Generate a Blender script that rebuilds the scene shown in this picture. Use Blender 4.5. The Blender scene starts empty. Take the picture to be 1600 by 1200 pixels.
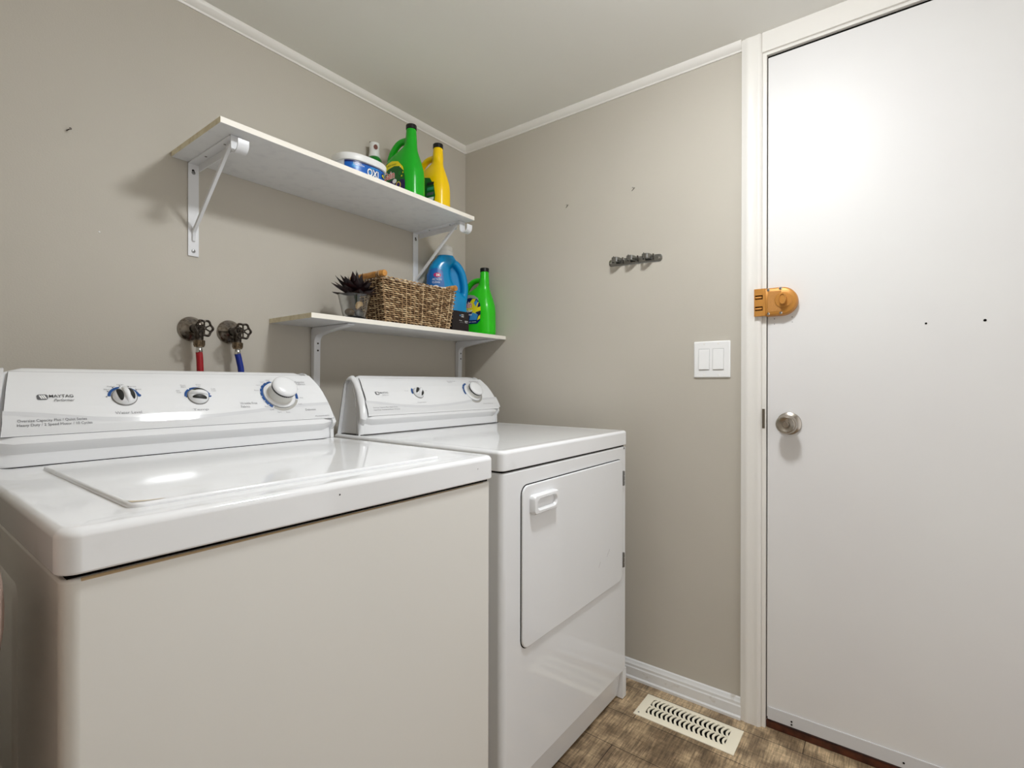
import bpy, bmesh, math, random
from mathutils import Vector, Matrix
random.seed(7)
S = bpy.context.scene
COL = S.collection
PI = math.pi

# ------------------------------------------------------------------ camera
F_PX = 786.0
yaw, pitch, roll = 0.9192, -0.001, 0.0018
Fv = Vector((math.sin(yaw), math.cos(yaw), 0)); Rv = Vector((math.cos(yaw), -math.sin(yaw), 0)); Uv = Vector((0, 0, 1))
F2 = Fv*math.cos(pitch) + Uv*math.sin(pitch); U2 = Uv*math.cos(pitch) - Fv*math.sin(pitch)
R3 = Rv*math.cos(roll) + U2*math.sin(roll); U3 = U2*math.cos(roll) - Rv*math.sin(roll)
cam_data = bpy.data.cameras.new('camera'); cam = bpy.data.objects.new('camera', cam_data); COL.objects.link(cam)
cam_data.sensor_fit = 'HORIZONTAL'; cam_data.sensor_width = 36.0; cam_data.lens = F_PX/1600*36.0; cam_data.clip_start = 0.02
m = Matrix((R3, U3, -F2)).transposed().to_4x4(); m.translation = Vector((-1.7153, -1.5808, 1.0622)); cam.matrix_world = m
S.camera = cam

# ------------------------------------------------------------------ world, exposure
W = bpy.data.worlds.new('world'); S.world = W; W.use_nodes = True
W.node_tree.nodes['Background'].inputs[0].default_value = (1.0, 1.0, 1.0, 1)
W.node_tree.nodes['Background'].inputs[1].default_value = 1.25
LAMP_STRENGTH = 143.0
S.view_settings.view_transform = 'Standard'; S.view_settings.look = 'None'
S.view_settings.exposure = 0.0; S.view_settings.gamma = 1.0; S.view_settings.use_curve_mapping = False
S.cycles.max_bounces = 12; S.cycles.diffuse_bounces = 8; S.cycles.use_denoising = True
S.cycles.sample_clamp_indirect = 8.0

# ------------------------------------------------------------------ materials
def lin(c):
    return tuple((v/255/12.92 if v/255 <= .04045 else ((v/255+.055)/1.055)**2.4) for v in c) + (1.0,)
MATS = {}
def mat(name, rgb, rough=.5, metal=0.0, spec=.5, coat=0.0, bump=None, noise=None, trans=0.0, ior=1.45, emit=None):
    """rgb sRGB 0-255; bump=(scale,strength,dist); noise=(scale,rgb2,lo,hi) mixes a second colour by a noise mask"""
    if name in MATS: return MATS[name]
    M = bpy.data.materials.new(name); M.use_nodes = True; nt = M.node_tree; b = nt.nodes['Principled BSDF']
    b.inputs['Base Color'].default_value = lin(rgb); b.inputs['Roughness'].default_value = rough
    b.inputs['Metallic'].default_value = metal; b.inputs['Specular IOR Level'].default_value = spec
    b.inputs['Coat Weight'].default_value = coat; b.inputs['Coat Roughness'].default_value = .06
    b.inputs['Transmission Weight'].default_value = trans; b.inputs['IOR'].default_value = ior
    tc = nt.nodes.new('ShaderNodeTexCoord')
    if noise:
        n = nt.nodes.new('ShaderNodeTexNoise'); n.inputs['Scale'].default_value = noise[0]; n.inputs['Detail'].default_value = 4
        nt.links.new(tc.outputs['Object'], n.inputs['Vector'])
        mr = nt.nodes.new('ShaderNodeMapRange'); mr.inputs['From Min'].default_value = noise[2]; mr.inputs['From Max'].default_value = noise[3]
        nt.links.new(n.outputs['Fac'], mr.inputs['Value'])
        mx = nt.nodes.new('ShaderNodeMix'); mx.data_type = 'RGBA'
        mx.inputs['A'].default_value = lin(rgb); mx.inputs['B'].default_value = lin(noise[1])
        nt.links.new(mr.outputs['Result'], mx.inputs['Factor']); nt.links.new(mx.outputs['Result'], b.inputs['Base Color'])
    if bump:
        n = nt.nodes.new('ShaderNodeTexNoise'); n.inputs['Scale'].default_value = bump[0]; n.inputs['Detail'].default_value = 3
        nt.links.new(tc.outputs['Object'], n.inputs['Vector'])
        bp = nt.nodes.new('ShaderNodeBump'); bp.inputs['Strength'].default_value = bump[1]; bp.inputs['Distance'].default_value = bump[2]
        nt.links.new(n.outputs['Fac'], bp.inputs['Height']); nt.links.new(bp.outputs['Normal'], b.inputs['Normal'])
    if emit:
        b.inputs['Emission Color'].default_value = lin(rgb); b.inputs['Emission Strength'].default_value = emit
    MATS[name] = M
    return M

wall_m = mat('greige wall paint', (193, 187, 176), .55, spec=.35, bump=(260, .12, .002), noise=(1.3, (188, 182, 171), .4, .7))
ceil_m = mat('ceiling paint', (236, 235, 230), .75, spec=.2, bump=(120, .1, .002))
trim_m = mat('white trim paint', (234, 231, 226), .32, spec=.5)
base_m = mat('white baseboard paint', (228, 228, 228), .3, spec=.5, noise=(22, (196, 190, 182), .62, .75))
door_m = mat('white door paint', (230, 229, 228), .38, spec=.4, bump=(35, .05, .001), noise=(1.6, (226, 224, 224), .4, .7))
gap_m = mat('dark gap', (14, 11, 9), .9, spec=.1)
enamel_m = mat('white enamel', (232, 233, 235), .06, spec=.6, bump=(60, .012, .0004))
deck_m = mat('white porcelain top', (236, 237, 239), .07, spec=.6, noise=(9, (229, 229, 229), .6, .72))
wbody_m = mat('washer cabinet enamel', (228, 226, 221), .3, spec=.45, bump=(90, .03, .0006))
plastic_m = mat('white plastic', (232, 233, 235), .22, spec=.5)
plate_m = mat('faceplate plastic', (231, 232, 234), .07, spec=.5)
wave_m = mat('printed wave light grey', (222, 223, 225), .07)
wave2_m = mat('printed wave grey', (213, 214, 217), .07)
ink_m = mat('grey ink', (92, 92, 96), .4)
ink2_m = mat('pale grey ink', (150, 150, 154), .4)
inkd_m = mat('dark ink', (40, 40, 42), .4)
blue_m = mat('blue print', (24, 74, 138), .35)
arcgrey_m = mat('grey print', (168, 166, 160), .4)
black_m = mat('black plastic', (16, 15, 16), .3)
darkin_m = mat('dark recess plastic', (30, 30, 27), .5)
chrome_m = mat('chrome', (205, 205, 203), .14, metal=1)
nickel_m = mat('satin nickel', (176, 168, 158), .26, metal=1)
oldchrome_m = mat('aged chrome', (165, 158, 150), .22, metal=1, noise=(90, (96, 84, 72), .45, .7))
darkmetal_m = mat('dark cast metal', (92, 86, 80), .28, metal=1, noise=(120, (52, 44, 38), .4, .65))
nut_m = mat('worn brass nut', (150, 132, 108), .35, metal=1, noise=(150, (92, 80, 66), .4, .65))
steel_m = mat('steel', (150, 150, 148), .3, metal=1)
brass_m = mat('gold hammered paint', (196, 136, 62), .38, metal=.3, spec=.6)
brassg_m = mat('gold speckled paint', (200, 142, 72), .45, metal=.25, bump=(900, .7, .001), noise=(700, (150, 96, 36), .45, .62))
bracket_m = mat('white powder coated steel', (226, 227, 230), .3, spec=.5)
shelf_m = mat('white melamine', (224, 225, 226), .35, spec=.4, noise=(28, (216, 217, 219), .5, .7))
edge_m = mat('cream shelf edge', (236, 231, 221), .45)
edge2_m = mat('yellowed shelf end', (226, 217, 190), .6, noise=(60, (212, 200, 168), .45, .7))
green_m = mat('green plastic', (22, 168, 30), .25, spec=.5)
green2_m = mat('bright green plastic', (44, 196, 24), .25, spec=.5)
dgreen_m = mat('dark green plastic', (10, 120, 34), .3, spec=.5)
yellow_m = mat('yellow plastic', (250, 205, 2), .25, spec=.5)
cyan_m = mat('blue plastic', (6, 138, 196), .22, spec=.55)
white_m = mat('white cap plastic', (232, 232, 230), .35)
tubw_m = mat('tub white plastic', (226, 229, 232), .3)
lblue_m = mat('label blue', (18, 92, 178), .3, noise=(40, (70, 170, 225), .55, .7))
lnavy_m = mat('label navy', (16, 30, 92), .3)
lyel_m = mat('label yellow', (236, 220, 22), .35)
lgreen_m = mat('label green', (20, 96, 34), .35)
lwhite_m = mat('label white', (240, 240, 240), .35)
lpurple_m = mat('label purple', (62, 30, 104), .35, noise=(60, (30, 20, 70), .4, .6))
lred_m = mat('label red', (214, 62, 30), .35)
lpink_m = mat('label magenta', (176, 18, 92), .35)
lcyan_m = mat('label light blue', (70, 150, 206), .35)
lbrown_m = mat('label brown', (112, 62, 50), .5)
lskin_m = mat('label beige', (214, 170, 140), .5)
redhose_m = mat('red rubber', (158, 14, 28), .25, spec=.5)
bluehose_m = mat('blue rubber', (14, 42, 136), .25, spec=.5)
cream_m = mat('cream enamel', (250, 243, 222), .35)
wood_m = mat('pale bamboo', (206, 148, 76), .45, noise=(60, (170, 112, 52), .45, .7))
woodend_m = mat('cut bamboo end', (226, 176, 100), .5)
paper_m = mat('white paper', (238, 236, 230), .7)
brown_m = mat('curled brown paper', (120, 98, 80), .8)
boxdark_m = mat('black carton', (26, 18, 20), .4)
leaf_m = mat('dark burgundy leaf', (24, 9, 12), .45, noise=(40, (52, 18, 18), .5, .7))
stem_m = mat('dark green stem', (40, 52, 34), .6)
stone_m = mat('grey pebble', (120, 118, 112), .5, noise=(30, (78, 74, 68), .4, .6))
shell_m = mat('cream shell', (214, 178, 124), .4)
glass_m = mat('clear glass', (250, 252, 252), .02, trans=1.0, ior=1.45)
bag_m = mat('pinkish brown fabric', (164, 142, 130), .8, bump=(300, .3, .002))
thresh_m = mat('reddish brown wood', (92, 46, 26), .5, noise=(30, (58, 28, 16), .4, .7))
lamp_m = mat('lamp glass', (250, 253, 255), .4, emit=LAMP_STRENGTH)
strip_m = mat('grey brown strip', (150, 142, 130), .6)

def weave_material():
    M = bpy.data.materials.new('woven seagrass'); M.use_nodes = True; nt = M.node_tree; b = nt.nodes['Principled BSDF']
    g = nt.nodes.new('ShaderNodeNewGeometry'); r = nt.nodes.new('ShaderNodeValToRGB')
    r.color_ramp.elements[0].color = lin((104, 76, 48)); r.color_ramp.elements[1].color = lin((214, 188, 148))
    e = r.color_ramp.elements.new(.5); e.color = lin((160, 128, 90))
    nt.links.new(g.outputs['Random Per Island'], r.inputs['Fac']); nt.links.new(r.outputs['Color'], b.inputs['Base Color'])
    b.inputs['Roughness'].default_value = .65
    return M
weave_m = weave_material()
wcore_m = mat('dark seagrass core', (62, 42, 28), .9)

def floor_material():
    M = bpy.data.materials.new('weathered wood vinyl'); M.use_nodes = True; nt = M.node_tree; b = nt.nodes['Principled BSDF']
    tc = nt.nodes.new('ShaderNodeTexCoord')
    mp = nt.nodes.new('ShaderNodeMapping'); mp.inputs['Scale'].default_value = (1, 1, 1); mp.inputs['Location'].default_value = (.06, .02, 0)
    nt.links.new(tc.outputs['Object'], mp.inputs['Vector'])
    br = nt.nodes.new('ShaderNodeTexBrick'); br.inputs['Scale'].default_value = 1.0
    br.inputs['Brick Width'].default_value = .9; br.inputs['Row Height'].default_value = .15; br.inputs['Mortar Size'].default_value = .0012
    br.inputs['Color1'].default_value = lin((190, 172, 148)); br.inputs['Color2'].default_value = lin((150, 132, 110)); br.inputs['Mortar'].default_value = lin((70, 56, 44))
    rot = nt.nodes.new('ShaderNodeMapping'); rot.inputs['Rotation'].default_value = (0, 0, PI/2)
    nt.links.new(mp.outputs['Vector'], rot.inputs['Vector']); nt.links.new(rot.outputs['Vector'], br.inputs['Vector'])
    st = nt.nodes.new('ShaderNodeMapping'); st.inputs['Scale'].default_value = (7, 80, 1); nt.links.new(tc.outputs['Object'], st.inputs['Vector'])
    n1 = nt.nodes.new('ShaderNodeTexNoise'); n1.inputs['Scale'].default_value = 2.2; n1.inputs['Detail'].default_value = 7; n1.inputs['Roughness'].default_value = .7
    nt.links.new(st.outputs['Vector'], n1.inputs['Vector'])
    st2 = nt.nodes.new('ShaderNodeMapping'); st2.inputs['Scale'].default_value = (70, 10, 1); nt.links.new(tc.outputs['Object'], st2.inputs['Vector'])
    n2 = nt.nodes.new('ShaderNodeTexNoise'); n2.inputs['Scale'].default_value = 2.0; n2.inputs['Detail'].default_value = 5
    nt.links.new(st2.outputs['Vector'], n2.inputs['Vector'])
    n3 = nt.nodes.new('ShaderNodeTexNoise'); n3.inputs['Scale'].default_value = 11; n3.inputs['Detail'].default_value = 3; nt.links.new(tc.outputs['Object'], n3.inputs['Vector'])
    def ramp(src, lo, hi, c0, c1):
        r = nt.nodes.new('ShaderNodeValToRGB'); r.color_ramp.elements[0].position = lo; r.color_ramp.elements[1].position = hi
        r.color_ramp.elements[0].color = c0; r.color_ramp.elements[1].color = c1; nt.links.new(src, r.inputs['Fac']); return r.outputs['Color']
    def mul(a, c):
        x = nt.nodes.new('ShaderNodeMix'); x.data_type = 'RGBA'; x.blend_type = 'MULTIPLY'; x.inputs['Factor'].default_value = 1
        nt.links.new(a, x.inputs['A']); nt.links.new(c, x.inputs['B']); return x.outputs['Result']
    c = mul(br.outputs['Color'], ramp(n1.outputs['Fac'], .35, .62, (.45, .42, .38, 1), (1.35, 1.3, 1.2, 1)))
    c = mul(c, ramp(n2.outputs['Fac'], .4, .6, (.84, .83, .8, 1), (1.08, 1.07, 1.05, 1)))
    c = mul(c, ramp(n3.outputs['Fac'], .42, .6, (.5, .46, .42, 1), (1.12, 1.1, 1.05, 1)))
    nt.links.new(c, b.inputs['Base Color']); b.inputs['Roughness'].default_value = .45
    return M
floor_m = floor_material()

# ------------------------------------------------------------------ mesh builder
class MB:
    def __init__(s): s.v = []; s.f = []; s.m = []
    def add(s, vs, fs, mi=0):
        o = len(s.v); s.v += [Vector(p) for p in vs]; s.f += [tuple(i+o for i in f) for f in fs]; s.m += [mi]*len(fs); return s
    def box(s, x0, x1, y0, y1, z0, z1, mi=0):
        return s.add([(x0,y0,z0),(x1,y0,z0),(x1,y1,z0),(x0,y1,z0),(x0,y0,z1),(x1,y0,z1),(x1,y1,z1),(x0,y1,z1)],
                     [(0,3,2,1),(4,5,6,7),(0,1,5,4),(1,2,6,5),(2,3,7,6),(3,0,4,7)], mi)
    def loft(s, rings, mi=0, cap0=True, cap1=True, closed=True):
        n = len(rings[0]); vs = [p for r in rings for p in r]; fs = []
        for i in range(len(rings)-1):
            for j in range(n if closed else n-1):
                k = (j+1) % n; fs.append((i*n+j, i*n+k, (i+1)*n+k, (i+1)*n+j))
        if cap0: fs.append(tuple(reversed(range(n))))
        if cap1: fs.append(tuple(range((len(rings)-1)*n, len(rings)*n)))
        return s.add(vs, fs, mi)
    def lathe(s, prof, n=32, mi=0, M=None, cap0=True, cap1=True):
        rings = []
        for r, z in prof:
            ring = [Vector((r*math.cos(2*PI*k/n), r*math.sin(2*PI*k/n), z)) for k in range(n)]
            rings.append([M @ p for p in ring] if M else ring)
        return s.loft(rings, mi, cap0, cap1)
    def tube(s, pts, r, n=10, mi=0, flat=1.0, up=None, caps=True):
        pts = [Vector(p) for p in pts]; rings = []
        rr = r if isinstance(r, (list, tuple)) else [r]*len(pts)
        t0 = (pts[1]-pts[0]).normalized(); u = Vector(up) if up else Vector((0,0,1))
        if abs(t0.dot(u)) > .95 and not up: u = Vector((1,0,0))
        for i, p in enumerate(pts):
            t = (pts[min(i+1, len(pts)-1)] - pts[max(i-1, 0)]).normalized()
            a = t.cross(u).normalized(); b = a.cross(t).normalized()
            if not up: u = b
            rings.append([p + a*math.cos(2*PI*k/n)*rr[i] + b*math.sin(2*PI*k/n)*rr[i]*flat for k in range(n)])
        return s.loft(rings, mi, caps, caps)
    def strip(s, pts, wdir, w, th, mi=0):
        """flat bar of width w (along wdir) and thickness th following pts"""
        pts = [Vector(p) for p in pts]; wd = Vector(wdir).normalized(); rings = []
        for i, p in enumerate(pts):
            t = (pts[min(i+1, len(pts)-1)] - pts[max(i-1, 0)]).normalized(); nn = t.cross(wd).normalized()
            rings.append([p - wd*w/2 - nn*th/2, p + wd*w/2 - nn*th/2, p + wd*w/2 + nn*th/2, p - wd*w/2 + nn*th/2])
        return s.loft(rings, mi)
    def prism(s, poly, axis, a, b, mi=0):
        """extrude a 2D polygon (given in the other two axes in order) along axis from a to b"""
        def P(p, t): return {0:(t,p[0],p[1]), 1:(p[0],t,p[1]), 2:(p[0],p[1],t)}[axis]
        return s.loft([[Vector(P(p, a)) for p in poly], [Vector(P(p, b)) for p in poly]], mi)
    def xf(s, M):
        s.v = [M @ p for p in s.v]; return s

def rrect(x0, x1, y0, y1, r, n=6):
    out = []
    for cx, cy, a in ((x1-r, y1-r, 0), (x0+r, y1-r, 90), (x0+r, y0+r, 180), (x1-r, y0+r, 270)):
        for k in range(n+1):
            t = math.radians(a + 90*k/n); out.append((cx+r*math.cos(t), cy+r*math.sin(t)))
    return out
def rbox(mb, x0, x1, y0, y1, z0, z1, rc=.01, rt=.008, rb=.003, dish=None, mi=0, n=6):
    rings = []
    def ring(ins, z): return [Vector((p[0], p[1], z)) for p in rrect(x0+ins, x1-ins, y0+ins, y1-ins, max(rc-ins, .0008), n)]
    for k in range(4): t = PI/2*k/3; rings.append(ring(rb*(1-math.sin(t)), z0+rb*(1-math.cos(t))))
    for k in range(6): t = PI/2*k/5; rings.append(ring(rt*(1-math.cos(t)), z1-rt*(1-math.sin(t))))
    if dish:
        rings.append(ring(rt+dish[0], z1)); rings.append(ring(rt+dish[0]+.012, z1-dish[1]))
    mb.loft(rings, mi); return mb

def obj(name, mb, mats, parent=None, world=False, bevel=None, smooth=30, mods=None, wn=False):
    me = bpy.data.meshes.new(name)
    off = Vector((0, 0, 0))
    if world and parent:
        r = parent
        while r.parent: r = r.parent
        off = r.location
    me.from_pydata([tuple(p-off) for p in mb.v], [], mb.f); me.validate()
    if not isinstance(mats, (list, tuple)): mats = [mats]
    for x in mats: me.materials.append(x)
    for p, mi in zip(me.polygons, mb.m): p.material_index = mi
    bm = bmesh.new(); bm.from_mesh(me); bmesh.ops.recalc_face_normals(bm, faces=bm.faces)
    for f in bm.faces: f.smooth = True
    for e in bm.edges: e.smooth = (len(e.link_faces) == 2 and e.calc_face_angle(0) < math.radians(smooth))
    bm.to_mesh(me); bm.free()
    o = bpy.data.objects.new(name, me); COL.objects.link(o); o.parent = parent
    if bevel:
        b = o.modifiers.new('bevel', 'BEVEL'); b.width = bevel; b.segments = 3; b.limit_method = 'ANGLE'; b.angle_limit = math.radians(40)
        b.harden_normals = False
    for f in (mods or []): f(o)
    if wn:
        q = o.modifiers.new('normals', 'WEIGHTED_NORMAL'); q.keep_sharp = True; q.weight = 100
    return o
def tag(o, label, cat, group=None):
    o['label'] = label; o['category'] = cat
    if group: o['group'] = group
    return o
def thing(name, label, cat, loc, rz=0, group=None):
    o = bpy.data.objects.new(name, None); COL.objects.link(o); o.location = loc; o.rotation_euler = (0, 0, rz); o.empty_display_size = .05
    return tag(o, label, cat, group)
def struct(name, mb, mats, **k):
    o = obj(name, mb, mats, **k)
    if not o.parent: o['kind'] = 'structure'
    return o
def lab(o, s): o['label'] = s; return o

# ---- 2D decals wrapped on a surface
def split_tris(tris, h):
    out = []; st = list(tris)
    while st:
        t = st.pop(); a, b, c = t
        L = [math.dist(a, b), math.dist(b, c), math.dist(c, a)]; i = L.index(max(L))
        if L[i] > h:
            p, q, r = (a, b, c) if i == 0 else ((b, c, a) if i == 1 else (c, a, b))
            mm = ((p[0]+q[0])/2, (p[1]+q[1])/2); st += [(p, mm, r), (mm, q, r)]
        else: out.append(t)
    return out
def poly_tris(poly):
    from mathutils.geometry import tessellate_polygon
    return [tuple(poly[i] for i in t) for t in tessellate_polygon([[Vector((p[0], p[1], 0)) for p in poly]])]
def text_tris(s, x0, y0, w, h, bold=0.0, shear=0.0):
    """text whose bounding box is fitted to x0..x0+w, y0..y0+h"""
    cu = bpy.data.curves.new('t', 'FONT'); cu.body = s; cu.resolution_u = 3; cu.offset = bold; cu.shear = shear; cu.fill_mode = 'FRONT'
    o = bpy.data.objects.new('t', cu); me = bpy.data.meshes.new_from_object(o)
    vs = [(v.co.x, v.co.y) for v in me.vertices]; me.calc_loop_triangles()
    tr = [tuple(t.vertices) for t in me.loop_triangles]
    bpy.data.objects.remove(o); bpy.data.meshes.remove(me); bpy.data.curves.remove(cu)
    xs = [v[0] for v in vs]; ys = [v[1] for v in vs]; ax, bx, ay, by = min(xs), max(xs), min(ys), max(ys)
    vs = [(x0+(v[0]-ax)/(bx-ax)*w, y0+(v[1]-ay)/(by-ay)*h) for v in vs]
    return [tuple(vs[i] for i in t) for t in tr]
def ellipse(cx, cy, a, b, n=28, rot=0):
    return [(cx+a*math.cos(t)*math.cos(rot)-b*math.sin(t)*math.sin(rot), cy+a*math.cos(t)*math.sin(rot)+b*math.sin(t)*math.cos(rot)) for t in (2*PI*k/n for k in range(n))]
def arc_poly(cx, cy, r0, r1, a0, a1, n=18):
    A = [math.radians(a0+(a1-a0)*k/n) for k in range(n+1)]
    return [(cx+r1*math.cos(a), cy+r1*math.sin(a)) for a in A] + [(cx+r0*math.cos(a), cy+r0*math.sin(a)) for a in reversed(A)]
def decal(name, items, fn, parent, world=False, h=.008, off=.0004, step=.00025):
    """items: list of (tris, material); fn(u,v)->(pos,normal); later items lie on top"""
    mb = MB(); mats = []
    for L, (tris, M) in enumerate(items):
        if M not in mats: mats.append(M)
        mi = mats.index(M)
        for t in split_tris(tris, h):
            vs = []
            for u, v in t:
                p, n = fn(u, v); vs.append(p + n*(off+step*L))
            mb.add(vs, [(0, 1, 2)], mi)
    me = bpy.data.meshes.new(name); offv = Vector((0, 0, 0))
    if world:
        r = parent
        while r.parent: r = r.parent
        offv = r.location
    me.from_pydata([tuple(p-offv) for p in mb.v], [], mb.f)
    for x in mats: me.materials.append(x)
    for p, mi in zip(me.polygons, mb.m): p.material_index = mi; p.use_smooth = True
    bm = bmesh.new(); bm.from_mesh(me); bmesh.ops.remove_doubles(bm, verts=bm.verts, dist=1e-6); bm.to_mesh(me); bm.free()
    o = bpy.data.objects.new(name, me); COL.objects.link(o); o.parent = parent
    return o

# ------------------------------------------------------------------ room shell
H = 2.145; XL = -1.975; YF = -2.35
DY0, DY1, DZ = -1.262, -2.10, 2.077     # door opening in the right wall
struct('floor', MB().box(XL-.1, .12, YF-.1, .1, -.05, 0), floor_m)
struct('ceiling', MB().box(XL-.1, .12, YF-.1, .1, H, H+.05), ceil_m)
struct('wall_back', MB().box(XL-.1, .12, 0, .1, 0, H), wall_m)
struct('wall_right', MB().box(0, .12, DY0, 0, 0, H).box(0, .12, YF, DY1, 0, H).box(0, .12, DY1, DY0, DZ, H), wall_m)
struct('wall_left', MB().box(XL-.1, XL, YF-.1, 0, 0, H), wall_m)
struct('wall_front', MB().box(XL, -1.32, YF-.1, YF, 0, H).box(-.30, .12, YF-.1, YF, 0, H).box(-1.32, -.30, YF-.1, YF, 2.05, H), wall_m)  # unseen opening added so that world light fills the room

# crown trims: small cove profile
def crown(name, a, b, wall):
    prof = [(0, 0), (.004, 0), (.006, .005), (.012, .009), (.018, .016), (.021, .024), (.021, .0275), (0, .0275)]
    z0 = 2.1175
    mb = MB()
    if wall == 'back': mb.prism([(-p, z0+q) for p, q in prof], 0, a, b)
    else: mb.loft([[Vector((-p, a, z0+q)) for p, q in prof], [Vector((-p, b, z0+q)) for p, q in prof]])
    return struct(name, mb, trim_m)
crown('trim_2', XL, 0, 'back'); crown('trim_3', -.0, -1.192, 'right')

# baseboards
bprof = [(0, 0), (.018, 0), (.018, .008), (.013, .012), (.013, .040), (.0105, .044), (.0105, .052), (.007, .056), (.005, .063), (0, .066)]
struct('baseboard_right', MB().loft([[Vector((-p, -.0, q)) for p, q in bprof], [Vector((-p, -1.193, q)) for p, q in bprof]]), base_m)
struct('baseboard_back', MB().loft([[Vector((XL, -p, q)) for p, q in bprof], [Vector((-.013, -p, q)) for p, q in bprof]]), base_m)
struct('baseboard_left', MB().box(XL, XL+.012, YF, -.013, 0, .066), base_m)

# door casing: fluted profile left leg, head, right leg
cprof = [(0, 0), (.011, 0), (.013, .003), (.013, .010), (.0155, .013), (.0155, .024), (.0145, .027), (.0145, .044), (.0155, .047), (.0155, .052), (.012, .056), (.008, .0585), (0, .060)]
mb = MB()
mb.loft([[Vector((-p, -1.192-q, 0)) for p, q in cprof], [Vector((-p, -1.192-q, H)) for p, q in cprof]])
mb.box(-.0135, 0, -2.17, -1.2515, DZ+.008, H)
mb.loft([[Vector((-p, -2.17+q, 0)) for p, q in cprof], [Vector((-p, -2.17+q, DZ+.06)) for p, q in cprof]])
casing = struct('trim_1', mb, trim_m, smooth=50)
# door jamb seen as a thin strip between casing and door
struct('trim_4', MB().box(-.006, .12, DY0+.0105, DY0-.001, 0, DZ+.008).box(-.006, .12, DY1, DY0, DZ-.001, DZ+.008).box(-.006, .12, DY1-.012, DY1+.001, 0, DZ), trim_m, bevel=.001)
struct('trim_5', MB().box(.002, .12, DY1, DY0-.001, 0, .022), thresh_m, bevel=.003)
struct('jamb_gap_shade', MB().box(.008, .11, DY0-.0032, DY0-.0012, .024, DZ-.0012).box(.006, .11, DY1+.002, DY0-.0034, DZ-.0072, DZ-.0012), gap_m)  # black strips paint the shade in the gaps beside and above the door

# ------------------------------------------------------------------ door
door = struct('door_1', MB().box(.001, .045, DY1+.004, -1.2655, .034, 2.069), door_m, bevel=.0015)
sweep = obj('door_sweep', MB().box(-.003, .001, DY1+.006, -1.268, .030, .068), mat('aluminium sweep paint', (214, 214, 216), .35), door, bevel=.001)
for yy, zz in ((-1.334, .047), (-1.334, .038), (-1.60, .045), (-1.90, .045)):
    obj('screw', MB().lathe([(.0026, 0), (.0026, .0012)], 10, 0, Matrix.Translation((-.0031, yy, zz)) @ Matrix.Rotation(-PI/2, 4, 'Y')), black_m, sweep)
for yy, zz, r in ((-1.644, 1.2225, .0026), (-1.758, 1.2225, .0032), (-1.2845, 1.262, .0013), (-1.3325, 1.264, .0013), (-1.2845, 1.246, .001), (-1.333, 1.249, .001)):
    h_ = obj('screw_hole', MB().lathe([(r, 0), (r, .0008)], 12, 0, Matrix.Translation((.0009, yy, zz)) @ Matrix.Rotation(-PI/2, 4, 'Y')), gap_m, door)
# latch strike on jamb
obj('strike_plate', MB().box(-.0068, .03, DY0+.0025, DY0+.0098, .925, .985), mat('worn strike', (120, 112, 100), .4, metal=.8), casing)

def along_minus_x(x, y, z): return Matrix.Translation((x, y, z)) @ Matrix.Rotation(-PI/2, 4, 'Y')   # local +z -> -x
K = along_minus_x(.001, -1.325, .943)
mb = MB().lathe([(.033, 0), (.034, .002), (.033, .006), (.026, .010), (.020, .012), (.0135, .014), (.0135, .026), (.018, .030), (.026, .037), (.0285, .045), (.0285, .052), (.0265, .058), (.022, .0615), (.019, .0612), (.015, .058), (.0115, .058), (.0105, .0575)], 40, 0, K)
knob = obj('door_handle', mb, nickel_m, door, smooth=40); lab(knob, 'satin nickel round knob')
mb = MB().lathe([(.0085, .057), (.0085, .0625), (.0075, .0635)], 24, 0, K)
mb.add([K @ Vector(p) for p in ((-.008, -.0014, .0638), (.008, -.0014, .0638), (.008, .0014, .0638), (-.008, .0014, .0638), (-.008, -.0014, .066), (.008, -.0014, .066), (.008, .0014, .066), (-.008, .0014, .066))],
       [(0,3,2,1),(4,5,6,7),(0,1,5,4),(1,2,6,5),(2,3,7,6),(3,0,4,7)])
obj('lock_button', mb, nickel_m, knob)

# rim deadbolt on the door; its strike on the casing
LZ = 1.312
def dshape(ins, y0=-1.2645, yc=-1.307, r=.0425):
    pts = [(y0, LZ-r+ins), (y0, LZ+r-ins)]
    for k in range(17):
        t = PI/2 - PI*k/16; pts.append((yc-(r-ins)*math.cos(t), LZ+(r-ins)*math.sin(t)))
    return pts
def layer(pts, x): return [Vector((x, p[0], p[1])) for p in pts]
mb = MB().loft([layer(dshape(0), .001), layer(dshape(0), -.018), layer(dshape(.003), -.0235), layer(dshape(.006), -.025)])
lock = obj('deadbolt', mb, brass_m, door, smooth=35); lab(lock, 'gold painted rim lock body')
mb = MB().box(-.0257, -.024, -1.307, -1.270, LZ-.031, LZ+.031)
obj('speckled_plate', mb, brassg_m, lock, bevel=.0006)
mb = MB().lathe([(.024, .020), (.024, .0265), (.021, .0285), (.013, .029)], 32, 0, along_minus_x(0, -1.313, LZ+.002))
obj('turn_base', mb, brass_m, lock)
TM = along_minus_x(0, -1.313, LZ+.004) @ Matrix.Diagonal((1.5, .85, 1, 1))
mb = MB().lathe([(.0115, .028), (.0115, .044), (.0105, .0455), (.0088, .0455), (.0082, .043)], 28, 0, TM)
obj('thumb_turn', mb, brass_m, lock, smooth=35)
for yy, zz in ((-1.272, LZ+.036), (-1.272, LZ-.036), (-1.305, LZ+.0375), (-1.306, LZ-.0355)):
    SM = along_minus_x(-.0235, yy, zz)
    o = obj('screw', MB().lathe([(.0046, 0), (.0042, .0025), (.0025, .004), (.0012, .0042)], 14, 0, SM).lathe([(.0013, .0041), (.0013, .0045)], 8, 1, SM), [chrome_m, black_m], lock)
mb = MB().box(-.027, -.0145, -1.2350, -1.2325, LZ-.042, LZ+.042)
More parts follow.
